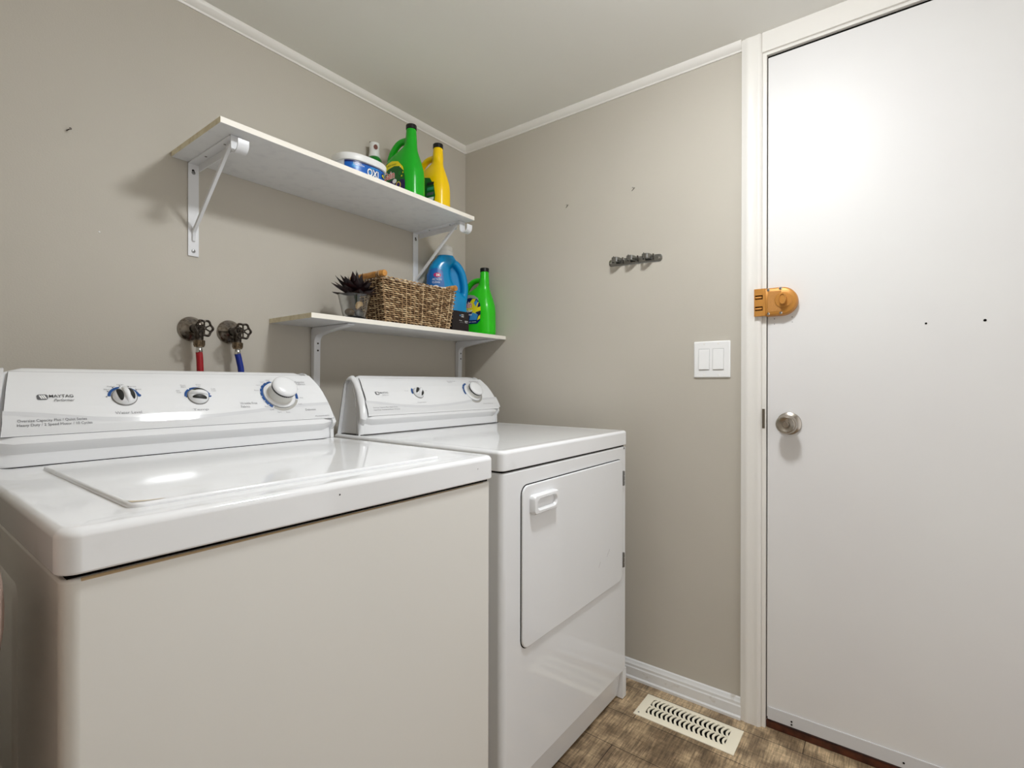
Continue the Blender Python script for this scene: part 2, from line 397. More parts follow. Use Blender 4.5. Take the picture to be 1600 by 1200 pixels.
for a_, b_ in ((-.042, -.0255), (-.0125, .009), (.022, .042)): mb.box(-.0272, -.0215, -1.2568, -1.2347, LZ+a_, LZ+b_)
mb.box(-.0271, -.0155, -1.2643, -1.2566, LZ-.0419, LZ+.0419).box(-.0218, -.0156, -1.2567, -1.2348, LZ+.039, LZ+.0418).box(-.0218, -.0156, -1.2567, -1.2348, LZ-.0418, LZ-.039)
stk = obj('lock_keeper', mb, brass_m, casing, bevel=.0006); lab(stk, 'gold lock keeper screwed on the casing')
mb = MB()
for dz in (-.019, .0155): mb.lathe([(.0036, 0), (.0036, .018)], 14, 0, Matrix.Translation((-.0225, -1.2360, LZ+dz)) @ Matrix.Rotation(PI/2, 4, 'X'))
mb.box(-.0190, -.0157, -1.2564, -1.2352, LZ-.0388, LZ+.0388, 1)
obj('keeper_ring', mb, [brass_m, gap_m], stk)

# ------------------------------------------------------------------ appliances: shared console
KP = [(.100, 1.088), (.079, 1.0725), (.059, 1.0545), (.0428, 1.0365), (.0288, 1.018), (.0175, 1.0), (.0088, .983), (.0028, .967), (0, .955)]
KS = [0]
for a, b in zip(KP, KP[1:]): KS.append(KS[-1] + math.hypot(a[0]-b[0], a[1]-b[1]))
def panel_fn(ny, dz):
    seg = []
    for a, b in zip(KP, KP[1:]):
        t = Vector((0, b[0]-a[0], b[1]-a[1])).normalized(); seg.append(Vector((0, t.z, -t.y)))
    def nrm(i): return (seg[max(i-1, 0)] + seg[min(i, len(seg)-1)]).normalized()
    def fn(x, s, d=0.0):
        i = 0
        while i < len(KS)-2 and s > KS[i+1]: i += 1
        u = (s-KS[i])/(KS[i+1]-KS[i]); a, b = KP[i], KP[i+1]
        n = nrm(i).lerp(nrm(i+1), max(0, min(1, u))).normalized()
        if n.y > 0: n = -n
        return Vector((x, ny+a[0]+(b[0]-a[0])*u, dz+a[1]+(b[1]-a[1])*u)), n
    return fn
def console(root, x0, x1, ny, dz, zb, depth):
    """moulded housing: profile swept in x, ends leaning in and rounded"""
    prof = [(depth, zb), (depth, 1.066), (depth-.004, 1.078), (depth-.014, 1.087), (.110, 1.090)] + KP + [(.003, .948), (.010, .940), (.0125, .936), (.0125, zb)]
    cy = .07; cz = 1.0
    rings = []; r = .014
    st = [(r*(1-math.sin(t)), r*(1-math.cos(t))) for t in (PI/2*k/6 for k in range(7))]
    def ring(xe, sgn, ins):
        out = []
        for a, z in prof:
            lean = .028*max(0, min(1, (z-.955)/.133))
            d = Vector((cy-a, cz-z)); L = d.length; q = d/L*min(ins, L)
            zz = z + (q.y if z > zb+.001 else 0)
            out.append(Vector((xe + sgn*lean, ny+a+q.x, dz+zz)))
        return out
    for o_, i_ in st: rings.append(ring(x0+r-math.sqrt(max(0, r*r-(i_-0)**2)) if False else x0+(r-r*math.cos(math.acos(1-i_/r))) if False else x0+r-(r-o_), 1, i_ if False else r-math.sqrt(max(0, r*r-(r-o_)**2)) if False else (r-math.sqrt(max(0, r*r-(r-o_)**2)))))
    n = 24
    for k in range(1, n): rings.append(ring(x0+r+(x1-x0-2*r)*k/n, 1-2*k/n, 0))
    for o_, i_ in reversed(st): rings.append(ring(x1-o_, -1, r-math.sqrt(max(0, r*r-(r-o_)**2))))
    mb = MB().loft(rings)
    return obj('control_console', mb, plastic_m, root, world=True, smooth=28)
def round_frame(fn, x, s):
    p, n = fn(x, s); ex = Vector((1, 0, 0)); ey = n.cross(ex).normalized()
    M = Matrix((ex, ey, n)).transposed().to_4x4(); M.translation = p; return M
def dome_fn(R, h):
    def fn(u, v):
        q = min(.999, math.hypot(u, v)/R); z = .003 + h*math.sqrt(1-q**2.4)
        e = 1e-4
        def zz(a, b): return .003 + h*math.sqrt(max(0, 1-min(.999, math.hypot(a, b)/R)**2.4))
        n = Vector((-(zz(u+e, v)-zz(u-e, v))/(2*e), -(zz(u, v+e)-zz(u, v-e))/(2*e), 1)).normalized()
        return Vector((u, v, z)), n
    return fn
def small_knob(parent, fn, x, s, rot, sc=1.0):
    M = round_frame(fn, x, s) @ Matrix.Rotation(math.radians(rot), 4, 'Z')
    R = .0205*sc; h = .014*sc; pr = [(R+.0012, 0), (R+.0012, .002), (R, .003)]
    for k in range(1, 9):
        q = 1-k/8.5; pr.append((R*q, .003+h*math.sqrt(1-q**2.4)))
    mb = MB().lathe(pr[:3], 32, 1, M, True, False).lathe([(R, .003)] + pr[3:], 32, 0, M, False, True)
    # raised grip bar
    rings = []
    for k in range(13):
        t = -1+2*k/12; yy = t*R*.93; w = .0046*sc*math.sqrt(max(.02, 1-t*t)); hh = .0035+h*math.sqrt(max(0, 1-abs(t*.93)**2.4))+.0060*sc*math.sqrt(max(0, 1-t*t))
        rings.append([M @ Vector((a, yy, z)) for a, z in ((-w*1.15, .002), (-w, hh-.002), (-w*.5, hh), (w*.5, hh), (w, hh-.002), (w*1.15, .002))])
    mb.loft(rings, 0)
    k_ = obj('control_knob', mb, [plastic_m, steel_m], parent, world=True, smooth=45)
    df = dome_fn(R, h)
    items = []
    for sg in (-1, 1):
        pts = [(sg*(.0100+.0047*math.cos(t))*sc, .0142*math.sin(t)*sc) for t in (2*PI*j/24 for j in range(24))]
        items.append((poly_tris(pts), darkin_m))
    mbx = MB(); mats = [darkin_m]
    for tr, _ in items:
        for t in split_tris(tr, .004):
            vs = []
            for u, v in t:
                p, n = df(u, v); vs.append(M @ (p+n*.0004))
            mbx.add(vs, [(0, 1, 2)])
    return k_, mbx
def timer_knob(parent, fn, x, s, pull):
    M = round_frame(fn, x, s)
    mb = MB().lathe([(.0385, 0), (.0395, .001), (.0395, .003), (.038, .004), (.033, .0045)], 48, 0, M)
    mb.lathe([(.0325, .0045), (.030, .006), (.0265, pull-.002), (.0265, pull)], 40, 2, M)
    n = 72; rings = []
    for z, dr in ((pull-.0015, 0), (pull+.0035, 0)):
        rings.append([M @ Vector(((.0300+(.0009 if k % 2 else 0))*math.cos(2*PI*k/n), (.0300+(.0009 if k % 2 else 0))*math.sin(2*PI*k/n), z)) for k in range(n)])
    mb.loft(rings, 1)
    mb.lathe([(.0305, pull+.0035), (.031, pull+.005), (.0305, pull+.008), (.028, pull+.0105), (.022, pull+.0125), (.012, pull+.0138), (.004, pull+.0142)], 48, 0, M)
    return obj('timer_knob', mb, [plastic_m, black_m, mat('grey white hub', (214, 213, 208), .35)], parent, world=True, smooth=40)

def emblem(x, s, w, h):
    """rounded grey badge with slanted white bars; s grows downward so y is flipped with -s"""
    it = [(poly_tris(rrect(x, x+w, -s-h, -s, h*.28, 4)), ink_m)]
    for k in range(3):
        a = x+w*(.17+.20*k)
        it.append((poly_tris([(a, -s-h*.16), (a+w*.15, -s-h*.16), (a+w*.34, -s-h*.84), (a+w*.19, -s-h*.84)]), lwhite_m))
    return it

# ------------------------------------------------------------------ washing machine
WX0, WX1, WY0, WY1 = -1.5925, -.9065, -.921, -.215
washer = thing('washing_machine', 'white top loading washing machine, nearer and larger appliance with yellowish cabinet, left of the dryer', 'washing machine', ((WX0+WX1)/2, (WY0+WY1)/2, 0))
mb = MB(); rbox(mb, WX0+.004, WX1-.004, WY0+.006, WY1, .02, .8605, rc=.016, rt=.004, rb=.003)
wb = obj('cabinet', mb, wbody_m, washer, world=True, smooth=35, wn=True)
obj('gap_shade', MB().box(WX0+.010, WX1-.010, WY0+.014, WY1-.01, .8595, .8675), gap_m, washer, world=True)  # dark filler box: shade of the slit under the deck put in as colour
# pressed panel on the left flank
mb = MB()
rings = []
for ins, xx in ((0, WX0+.0042), (.006, WX0+.0005), (.5, 0)):
    if ins < .4: rings.append([Vector((xx, p[0], p[1])) for p in rrect(-.70+ins, -.26-ins, .10+ins, .805-ins, .02, 4)])
mb.loft(rings); obj('side_panel', mb, wbody_m, wb, world=True)
for yy in (-.85, -.30):
    for xx in (WX0+.06, WX1-.06):
        obj('foot', MB().lathe([(.02, 0), (.022, .006), (.012, .01), (.012, .022)], 16, 0, Matrix.Translation((xx, yy, 0))), black_m, washer, world=True)
lab(wb, 'yellowish white enamel cabinet')
mb = MB(); rbox(mb, WX0, WX1, WY0, WY1, .8665, .914, rc=.020, rt=.010, rb=.003, dish=(.020, .0015), n=8)
deck = obj('top_deck', mb, deck_m, washer, world=True, smooth=35, wn=True)
mb = MB(); rbox(mb, -1.5165, -1.003, -.862, -.405, .910, .9185, rc=.016, rt=.004, rb=.001, n=8)
lid = obj('lid', mb, deck_m, washer, world=True, smooth=35, wn=True)
decal('rust_stain', [(poly_tris([(-1.512, -.853), (-1.500, -.857), (-1.482, -.858), (-1.478, -.8555), (-1.496, -.852), (-1.505, -.846), (-1.5125, -.838)]), mat('faint rust', (206, 190, 164), .3))],
      lambda u, v: (Vector((u, v, .9185)), Vector((0, 0, 1))), lid, world=True)
for el_ in (ellipse(-1.274, -.8885, .0013, .0028, 8), ellipse(-.962, -.8955, .001, .002, 8)): decal('paint_chip', [(poly_tris(el_), inkd_m)],
      lambda u, v: (Vector((u, -.9211, .895 + (v+.89)*.5)), Vector((0, -1, 0))), deck, world=True)
# rust line along the top front edge of the cabinet
def rust_fn(u, v):
    t = math.radians(75)*v; return Vector((u, WY0+.010-.004*math.cos(t), .8565+.004*math.sin(t))), Vector((0, -math.cos(t), math.sin(t)))
decal('rust_line', [(poly_tris([(WX0+.02, .25), (-1.35, .5), (WX1-.03, .7), (WX1-.03, 1), (WX0+.02, 1)]), mat('thin rust line', (186, 160, 122), .6))], rust_fn, wb, world=True, h=.3, off=.0004)
wc = console(washer, -1.588, -.911, -.37, 0, .9125, .155)
obj('base_seam', MB().box(-1.584, -.9125, -.3583, -.26, .9122, .9140), gap_m, wc, world=True)
wf = panel_fn(-.37, 0)
FW = lambda u, v: wf(u, -v)
face = [(-1.541, -.010), (-1.5485, -.055), (-1.5625, -.1565), (-.9215, -.1565), (-.933, -.055), (-.943, -.010)]
def grow(poly, d):
    cx = sum(p[0] for p in poly)/len(poly); cy = sum(p[1] for p in poly)/len(poly)
    return [(p[0]+(d if p[0] > cx else -d), p[1]+(d if p[1] > cy else -d)) for p in poly]
wave_top = [(-1.5575, -.1075), (-1.511, -.113), (-1.47, -.1195), (-1.43, -.1256), (-1.36, -.131), (-1.30, -.133), (-1.21, -.130), (-1.123, -.1231), (-1.074, -.1165), (-.99, -.1115), (-.928, -.1095)]
def wave_items(x0s, k=1.0):
    low = [(x, y-.0085) for x, y in x0s]
    return [(poly_tris(x0s + [(x0s[-1][0]+.004, -.1545), (x0s[0][0]-.003, -.1545)]), wave_m), (poly_tris(x0s + list(reversed(low))), wave2_m)]
wface = decal('faceplate', [(poly_tris(grow(face, .0008)), ink_m), (poly_tris(face), plate_m)] + wave_items(wave_top), FW, wc, world=True, h=.006, off=.0004, step=.0002)
T = text_tris
it = emblem(-1.5105, .0735, .0150, .0120)
it += [(T('MAYTAG', -1.4935, -.0812, .0345, .0068, .004), inkd_m), (T('Performer', -1.4880, -.0905, .030, .0062, 0, .45), ink_m)]
decal('brand_logo', it, FW, wc, world=True, off=.0016, step=.00012)
it = [(T('Oversize Capacity Plus / Quiet Series', -1.5402, -.1330, .0955, .0068), ink_m),
      (T('Heavy Duty / 2 Speed Motor / 10 Cycles', -1.5408, -.1412, .1035, .0068), ink_m),
      (T('Water Level', -1.3995, -.1225, .0440, .0062), ink2_m), (T('Temp', -1.2610, -.1225, .0320, .0066), ink2_m),
      (T('Mini', -1.4095, -.0640, .0085, .0038), ink2_m), (T('Medium', -1.4030, -.0560, .0125, .0038), ink2_m), (T('Large', -1.3860, -.0510, .0110, .0042), ink2_m),
      (T('Oversize', -1.3705, -.0560, .0160, .0038), ink2_m), (T('Reset', -1.3570, -.0640, .0105, .0038), ink2_m),
      (T('Hot\nCold', -1.2830, -.0740, .0080, .0090), ink2_m), (T('Warm\nWarm', -1.2720, -.0580, .0105, .0090), ink2_m),
      (T('Warm\nCold', -1.2400, -.0560, .0105, .0090), ink2_m), (T('Cold\nCold', -1.2115, -.0700, .0090, .0090), ink2_m),
      (T('Wrinkle Free\nFabrics', -1.1580, -.1180, .0400, .0150), ink2_m), (T('Regular\nFabrics', -.9975, -.0500, .0280, .0140), ink2_m),
      (T('Delicates', -.9990, -.1330, .0290, .0056), ink2_m), (T('Automatic', -.9766, -.1505, .0420, .0032), ink2_m)]
for tx, a in (('Off', 104), ('Start', 122), ('Spin', 142), ('Rinse', 163), ('Wash', 220), ('Off', 236), ('Start', 255), ('Rinse', 278), ('Soak', -35), ('Wash', -12), ('Spin', 20)):
    cx = -1.055+.056*math.cos(math.radians(a)); cy = -.0834+.052*math.sin(math.radians(a)); it.append((T(tx, cx-.005, cy-.0018, .010, .0036), ink2_m))
kw = dict(off=.0015, step=.00003)
decal('product_lettering', it[:2], FW, wc, world=True, **kw)
decal('water_level_lettering', [it[2]] + it[4:9], FW, wc, world=True, **kw)
decal('temperature_lettering', [it[3]] + it[9:13], FW, wc, world=True, **kw)
decal('cycle_lettering', it[13:], FW, wc, world=True, **kw)
it = [(poly_tris(arc_poly(-1.379, -.082, .0225, .0275, 100, 175)), blue_m), (poly_tris(arc_poly(-1.379, -.082, .0225, .0275, 12, 60)), blue_m), (poly_tris(ellipse(-1.3533, -.0785, .0034, .0034, 14)), blue_m)]
for a in (178, 150, 122, 96, 68, 38): it.append((poly_tris(ellipse(-1.379+.0292*math.cos(math.radians(a)), -.082+.0292*math.sin(math.radians(a)), .0012, .0012, 8)), inkd_m))
decal('water_level_scale', it, FW, wc, world=True, **kw)
it = [(poly_tris(arc_poly(-1.2434, -.0842, .0222, .0270, 5, 185, 30)), blue_m), (poly_tris(ellipse(-1.2190, -.0830, .0034, .0034, 14)), blue_m)]
for a in (182, 124, 66, 8): it.append((poly_tris(ellipse(-1.2434+.0262*math.cos(math.radians(a)), -.0842+.0262*math.sin(math.radians(a)), .0015, .0015, 8)), lwhite_m))
decal('temperature_scale', it, FW, wc, world=True, **kw)
it = [(poly_tris(arc_poly(-1.055, -.0834, .0405, .0475, 98, 232, 30)), blue_m), (poly_tris(arc_poly(-1.055, -.0834, .0405, .0475, -18, 14)), blue_m), (poly_tris(arc_poly(-1.055, -.0834, .0405, .0465, 236, 338, 24)), arcgrey_m)]
for a in range(100, 232, 17): it.append((poly_tris(ellipse(-1.055+.0465*math.cos(math.radians(a)), -.0834+.0465*math.sin(math.radians(a)), .0014, .0014, 8)), lwhite_m))
decal('cycle_scale', it, FW, wc, world=True, **kw)
def add_knob(c, f, x, s, rot, sc=1.0):
    k_, mbx = small_knob(c, f, x, s, rot, sc)
    # the dark finger hollows belong to the knob mesh
    me = k_.data; bm = bmesh.new(); bm.from_mesh(me); r = c
    while r.parent: r = r.parent
    me.materials.append(darkin_m)
    for f_ in mbx.f:
        fc = bm.faces.new([bm.verts.new(mbx.v[i]-r.location) for i in f_]); fc.material_index = 2; fc.smooth = True
    bm.to_mesh(me); bm.free(); return k_
add_knob(wc, wf, -1.379, .082, 8); add_knob(wc, wf, -1.2434, .0842, 80)
timer_knob(wc, wf, -1.055, .0834, .030)

# ------------------------------------------------------------------ clothes dryer
DX0, DX1, DY_0, DY_1, DT = -.8024, -.1164, -.856, -.175, .904
dryer = thing('clothes_dryer', 'white clothes dryer with a front door, standing by the right wall behind the washer', 'dryer', ((DX0+DX1)/2, (DY_0+DY_1)/2, 0))
mb = MB(); rbox(mb, DX0+.003, DX1-.002, DY_0+.001, DY_1, .098, DT-.053, rc=.016, rt=.004, rb=.002)
mb.box(DX0+.006, DX0+.034, DY_0+.004, DY_1, .004, .1).box(DX1-.030, DX1-.004, DY_0+.002, DY_1, .004, .1)
db = obj('cabinet', mb, enamel_m, dryer, world=True, smooth=35, wn=True)
obj('gap_shade', MB().box(DX0+.012, DX1-.010, DY_0+.010, DY_1-.01, DT-.054, DT-.046), gap_m, dryer, world=True)  # dark filler again, painting the shade between dryer top and cabinet
mb = MB().loft([[Vector((x, y, z)) for x, y, z in ((DX0+.034, DY_0+.012, .097), (DX1-.030, DY_0+.012, .097), (DX1-.030, DY_0+.024, .008), (DX0+.034, DY_0+.024, .008))],
                [Vector((x, y, z)) for x, y, z in ((DX0+.034, DY_0+.04, .097), (DX1-.030, DY_0+.04, .097), (DX1-.030, DY_0+.04, .008), (DX0+.034, DY_0+.04, .008))]])
obj('toe_panel', mb, enamel_m, dryer, world=True)
mb = MB(); rbox(mb, DX0, DX1, DY_0-.001, DY_1, DT-.048, DT, rc=.018, rt=.009, rb=.003, dish=(.014, .001), n=8)
obj('top_deck', mb, deck_m, dryer, world=True, smooth=35, wn=True)
dc = console(dryer, -.790, -.126, -.312, -.003, DT+.0015, .135)
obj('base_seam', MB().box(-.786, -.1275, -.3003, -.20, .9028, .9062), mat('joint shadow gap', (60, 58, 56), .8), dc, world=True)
df_ = panel_fn(-.312, -.003); FD = lambda u, v: df_(u, -v)
dface = [(-.737, -.012), (-.750, -.06), (-.766, -.1600), (-.134, -.1600), (-.142, -.06), (-.152, -.012)]
off_x = .7955
dwave = [(x+off_x if x < -1.5 else x+off_x+.003, y) for x, y in wave_top]
decal('faceplate', [(poly_tris(grow(dface, .0008)), ink_m), (poly_tris(dface), plate_m)] + wave_items(dwave), FD, dc, world=True, h=.006, off=.0004, step=.0002)
it = emblem(-.7130, .0760, .0150, .0120) + [(T('MAYTAG', -.6960, -.0840, .0330, .0062, .002), ink_m), (T('Performer', -.6900, -.0920, .027, .0050, 0, .45), ink2_m)]
decal('brand_logo', it, FD, dc, world=True, off=.0016, step=.00012)
it = [(T('Oversize Capacity Plus / Quiet Series', -.7424, -.1370, .0955, .0055), ink2_m), (T('Heavy Duty / Commercial Motor / 10 Cycles', -.7428, -.1450, .1030, .0055), ink2_m),
      (T('Temperature', -.5570, -.1245, .0400, .0048), ink2_m), (T('Wrinkle Free\nFabrics', -.3558, -.0350, .0450, .0120), ink2_m), (T('Regular\nFabrics', -.2300, -.0360, .055, .0120), ink2_m),
      (T('Timed Drying', -.2250, -.1400, .0580, .0048), ink2_m), (T('Regular', -.5900, -.0760, .018, .003), ink2_m), (T('Low', -.5000, -.0760, .010, .003), ink2_m)]
it += [(poly_tris(arc_poly(-.2552, -.0850, .0405, .0480, 100, 190, 24)), blue_m), (poly_tris(arc_poly(-.2552, -.0850, .0405, .0470, 235, 350, 24)), arcgrey_m),
       (poly_tris(arc_poly(-.5345, -.0840, .0225, .0285, 130, 185)), blue_m)]
for a in (118, 140, 163): it.append((poly_tris(ellipse(-.2552+.0465*math.cos(math.radians(a)), -.085+.0465*math.sin(math.radians(a)), .0014, .0014, 8)), lwhite_m))
decal('product_lettering', it[:2], FD, dc, world=True, **kw)
decal('dial_lettering', it[2:8], FD, dc, world=True, **kw)
decal('dial_scale', it[8:], FD, dc, world=True, **kw)
add_knob(dc, df_, -.5345, .084, -38); timer_knob(dc, df_, -.2552, .085, .020)
# end cap panel line on the left end of the console
mb = MB()
epts = [(-.185, .906), (-.186, 1.060), (-.192, 1.071), (-.215, 1.073), (-.236, 1.050), (-.262, 1.010), (-.278, .965), (-.286, .906)]
pts = [Vector((-.7905+.028*max(0, min(1, (z-.955)/.133)), y, z)) for y, z in epts]
mb.tube(pts, .0009, 6); obj('end_cap_seam', mb, mat('seam grey', (150, 148, 144), .5), dc, world=True)
# door
def ypoly(pts, y): return [Vector((p[0], y, p[1])) for p in pts]
def rr4(x0, x1, z0, z1, r): return rrect(x0, x1, z0, z1, r, 6)
dx0, dx1, dz0, dz1 = -.7265, -.1635, .411, .811
mb = MB().loft([ypoly(rr4(dx0-.0022, dx1+.0022, dz0-.0022, dz1+.0022, .026), DY_0+.002), ypoly(rr4(dx0-.0022, dx1+.0022, dz0-.0022, dz1+.0022, .026), DY_0-.0002)])
obj('door_gap_shade', mb, gap_m, dryer, world=True)  # dark outline stands in for the shaded slit round the dryer door
mb = MB().loft([ypoly(rr4(dx0, dx1, dz0, dz1, .024), DY_0+.001), ypoly(rr4(dx0, dx1, dz0, dz1, .024), DY_0-.0032), ypoly(rr4(dx0+.001, dx1-.001, dz0+.001, dz1-.001, .023), DY_0-.0046), ypoly(rr4(dx0+.0035, dx1-.0035, dz0+.0035, dz1-.0035, .021), DY_0-.0055)])
dd = obj('door', mb, enamel_m, dryer, world=True, smooth=50, wn=True)
for el_ in ([(-.335, .5), (-.334, .4995), (-.322, .515), (-.3235, .5155)], [(-.28, .52), (-.279, .5195), (-.26, .538), (-.2615, .5385)]): decal('scuff', [(poly_tris(el_), ink2_m)],
      lambda u, v: (Vector((u, DY_0-.0055, v)), Vector((0, -1, 0))), dd, world=True)
# handle: raised plastic grip with a hollow
hx0, hx1, hz0, hz1 = -.700, -.583, .737, .785
def hr(ins, y, r=.010): return ypoly(rr4(hx0+ins, hx1-ins, hz0+ins, hz1-ins, max(.002, r-ins*.5)), y)
def hole(ins, y): return ypoly(rr4(hx0+.013+ins, hx1-.013-ins, hz0+.0095+ins, hz1-.0095-ins, max(.004, .0135-ins)), y)
mb = MB().loft([hr(0, DY_0-.0055), hr(0, DY_0-.016), hr(.003, DY_0-.021), hole(-.001, DY_0-.0215), hole(.0008, DY_0-.0195), hole(.0035, DY_0-.012)], cap0=True, cap1=True)
obj('door_handle', mb, plastic_m, dd, world=True, smooth=35)
for z0, z1 in ((.723, .772), (.451, .500)):
    mb = MB().box(-.1630, -.1540, DY_0-.0005, DY_0-.0065, z0, z1)
    for k in range(3): mb.lathe([(.0035, 0), (.0035, (z1-z0)*.3)], 12, 0, Matrix.Translation((-.1575, DY_0-.006, z0+(z1-z0)*(.02+.335*k))))
    obj('hinge', mb, steel_m, dd, world=True, bevel=.0006)
obj('screw', MB().lathe([(.0035, 0), (.003, .002)], 10, 0, Matrix.Translation((-.1445, DY_0+.0005, .846)) @ Matrix.Rotation(PI/2, 4, 'X')), steel_m, db, world=True)

# ------------------------------------------------------------------ wall shelves
def board(root, x0, x1, y0, y1, z0, z1):
    mb = MB().box(x0, x1, y0, y1, z0, z1)
    # face order: bottom, top, front(y0), right, back, left
    mb.m = [0, 0, 1, 1, 0, 2]
    return obj('board', mb, [shelf_m, edge_m, edge2_m], root, world=True, bevel=.0008)
UZ0, UZ1 = 1.682, 1.697
us = thing('wall_shelf', 'upper white wall shelf with hooked brackets, holding tub and tall bottles', 'shelf', (-.73, 0, UZ0))
board(us, -1.186, -.280, -.305, -.001, UZ0, UZ1)
def hook_bracket(root, x):
    w = .027
    mb = MB().strip([(x, -.0025, 1.420), (x, -.0025, 1.640), (x, -.0025, 1.676), (x, -.0035, 1.6795), (x, -.008, 1.6805), (x, -.05, 1.6805), (x, -.262, 1.6805)], (1, 0, 0), w, .0025)
    # downward side flange of the arm
    mb.box(x+w/2-.0025, x+w/2, -.225, -.012, 1.660, 1.681)
    b = obj('bracket', mb, bracket_m, root, world=True, smooth=50)
    # rod hook: J of flat strip
    pts = [(x, -.258, 1.6805), (x, -.263, 1.679), (x, -.265, 1.674), (x, -.265, 1.650)]
    for k in range(1, 13):
        t = PI*k/12; pts.append((x, -.265-.0185+.0185*math.cos(t), 1.6515-.0185*math.sin(t)))
    pts += [(x, -.302, 1.661)]
    obj('rod_hook', MB().strip(pts, (1, 0, 0), w, .003), bracket_m, b, world=True, smooth=50)
    obj('brace', MB().strip([(x, -.004, 1.462), (x, -.0045, 1.484), (x, -.010, 1.492), (x, -.224, 1.664), (x, -.236, 1.673)], (1, 0, 0), .0085, .009), bracket_m, b, world=True, bevel=.0012, smooth=60)
    for zz in (1.655, 1.434):
        mbq = MB().lathe([(.0052, .0), (.0045, .0015), (.002, .0022)], 14, 0, Matrix.Translation((x, -.0040, zz)) @ Matrix.Rotation(PI/2, 4, 'X'))
        mbq.box(x-.0006, x+.0006, -.0066, -.006, zz-.0035, zz+.0035, 1)
        if zz > 1.6: mbq.lathe([(.0036, .0), (.0036, .0003)], 10, 1, Matrix.Translation((x-.001, -.0038, zz+.006)) @ Matrix.Rotation(PI/2, 4, 'X'))
        obj('screw', mbq, [steel_m, black_m], b, world=True)
    for yy in (-.085, -.20):
        obj('screw', MB().lathe([(.0032, 0), (.0028, .0012)], 10, 0, Matrix.Translation((x, yy, 1.6792)) @ Matrix.Rotation(PI, 4, 'X')), steel_m, b, world=True)
    return b
hook_bracket(us, -1.1315); hook_bracket(us, -.3050)

LZ0, LZ1 = 1.2515, 1.2665
ls = thing('wall_shelf', 'lower white wall shelf on curved brackets, holding basket and bottles above the dryer', 'shelf', (-.46, 0, LZ0))
board(ls, -.9135, -.004, -.242, -.001, LZ0, LZ1)
def curved_bracket(root, x):
    w = .024; r = .026; zt = LZ0-.0008
    out = [(-.0015, .93), (-.0015, zt-.014)]
    for k in range(1, 6): t = PI/2*k/5; out.append((-.0015-.014*(1-math.cos(t)), zt-.014+.014*math.sin(t)))
    out += [(-.212, zt), (-.214, zt-.004)]
    out += [(-.15, zt-.012), (-.085, zt-.020)]
    for k in range(0, 9):
        t = PI/2*k/8; out.append((-.022-r*(1-math.sin(t)) if False else -.022-r+r*math.sin(t), zt-.026-r+r*math.cos(t)))
    out += [(-.020, 1.10), (-.0145, .93)]
    mb = MB().loft([[Vector((x-w/2, a, b)) for a, b in out], [Vector((x+w/2, a, b)) for a, b in out]])
    b = obj('bracket', mb, bracket_m, root, world=True, bevel=.0015, smooth=40)
    for zz in (1.197, 1.173):
        obj('screw', MB().lathe([(.0034, 0), (.003, .0012), (.001, .0016)], 12, 0, Matrix.Translation((x+.002, -.0216, zz)) @ Matrix.Rotation(PI/2, 4, 'X')), darkmetal_m, b, world=True)
    return b
curved_bracket(ls, -.7595); curved_bracket(ls, -.0545)

# ------------------------------------------------------------------ bottles
def superell(cx, cy, a, b, e, n=36):
    out = []
    for k in range(n):
        t = 2*PI*k/n; c, s = math.cos(t), math.sin(t)
        out.append((cx+a*abs(c)**(2/e)*(1 if c >= 0 else -1), cy+b*abs(s)**(2/e)*(1 if s >= 0 else -1)))
    return out
def interp(tab, z):
    for a, b in zip(tab, tab[1:]):
        if z <= b[0]:
            u = max(0, (z-a[0])/(b[0]-a[0])); u = u*u*(3-2*u) if False else u
            return [p+(q-p)*u for p, q in zip(a[1:], b[1:])]
    return list(tab[-1][1:])
def fuse(vox, it=6):
    def f(o):
        r = o.modifiers.new('fuse', 'REMESH'); r.mode = 'VOXEL'; r.voxel_size = vox; r.use_smooth_shade = True
        s = o.modifiers.new('relax', 'SMOOTH'); s.iterations = it; s.factor = .5
    return f
def spline(pts, n=6):
    P = [Vector(p) for p in pts]; out = []
    for i in range(len(P)-1):
        p0 = P[max(i-1, 0)]; p1 = P[i]; p2 = P[i+1]; p3 = P[min(i+2, len(P)-1)]
        for k in range(n):
            t = k/n; out.append(.5*((2*p1)+(-p0+p2)*t+(2*p0-5*p1+4*p2-p3)*t*t+(-p0+3*p1-3*p2+p3)*t**3))
    out.append(P[-1]); return out
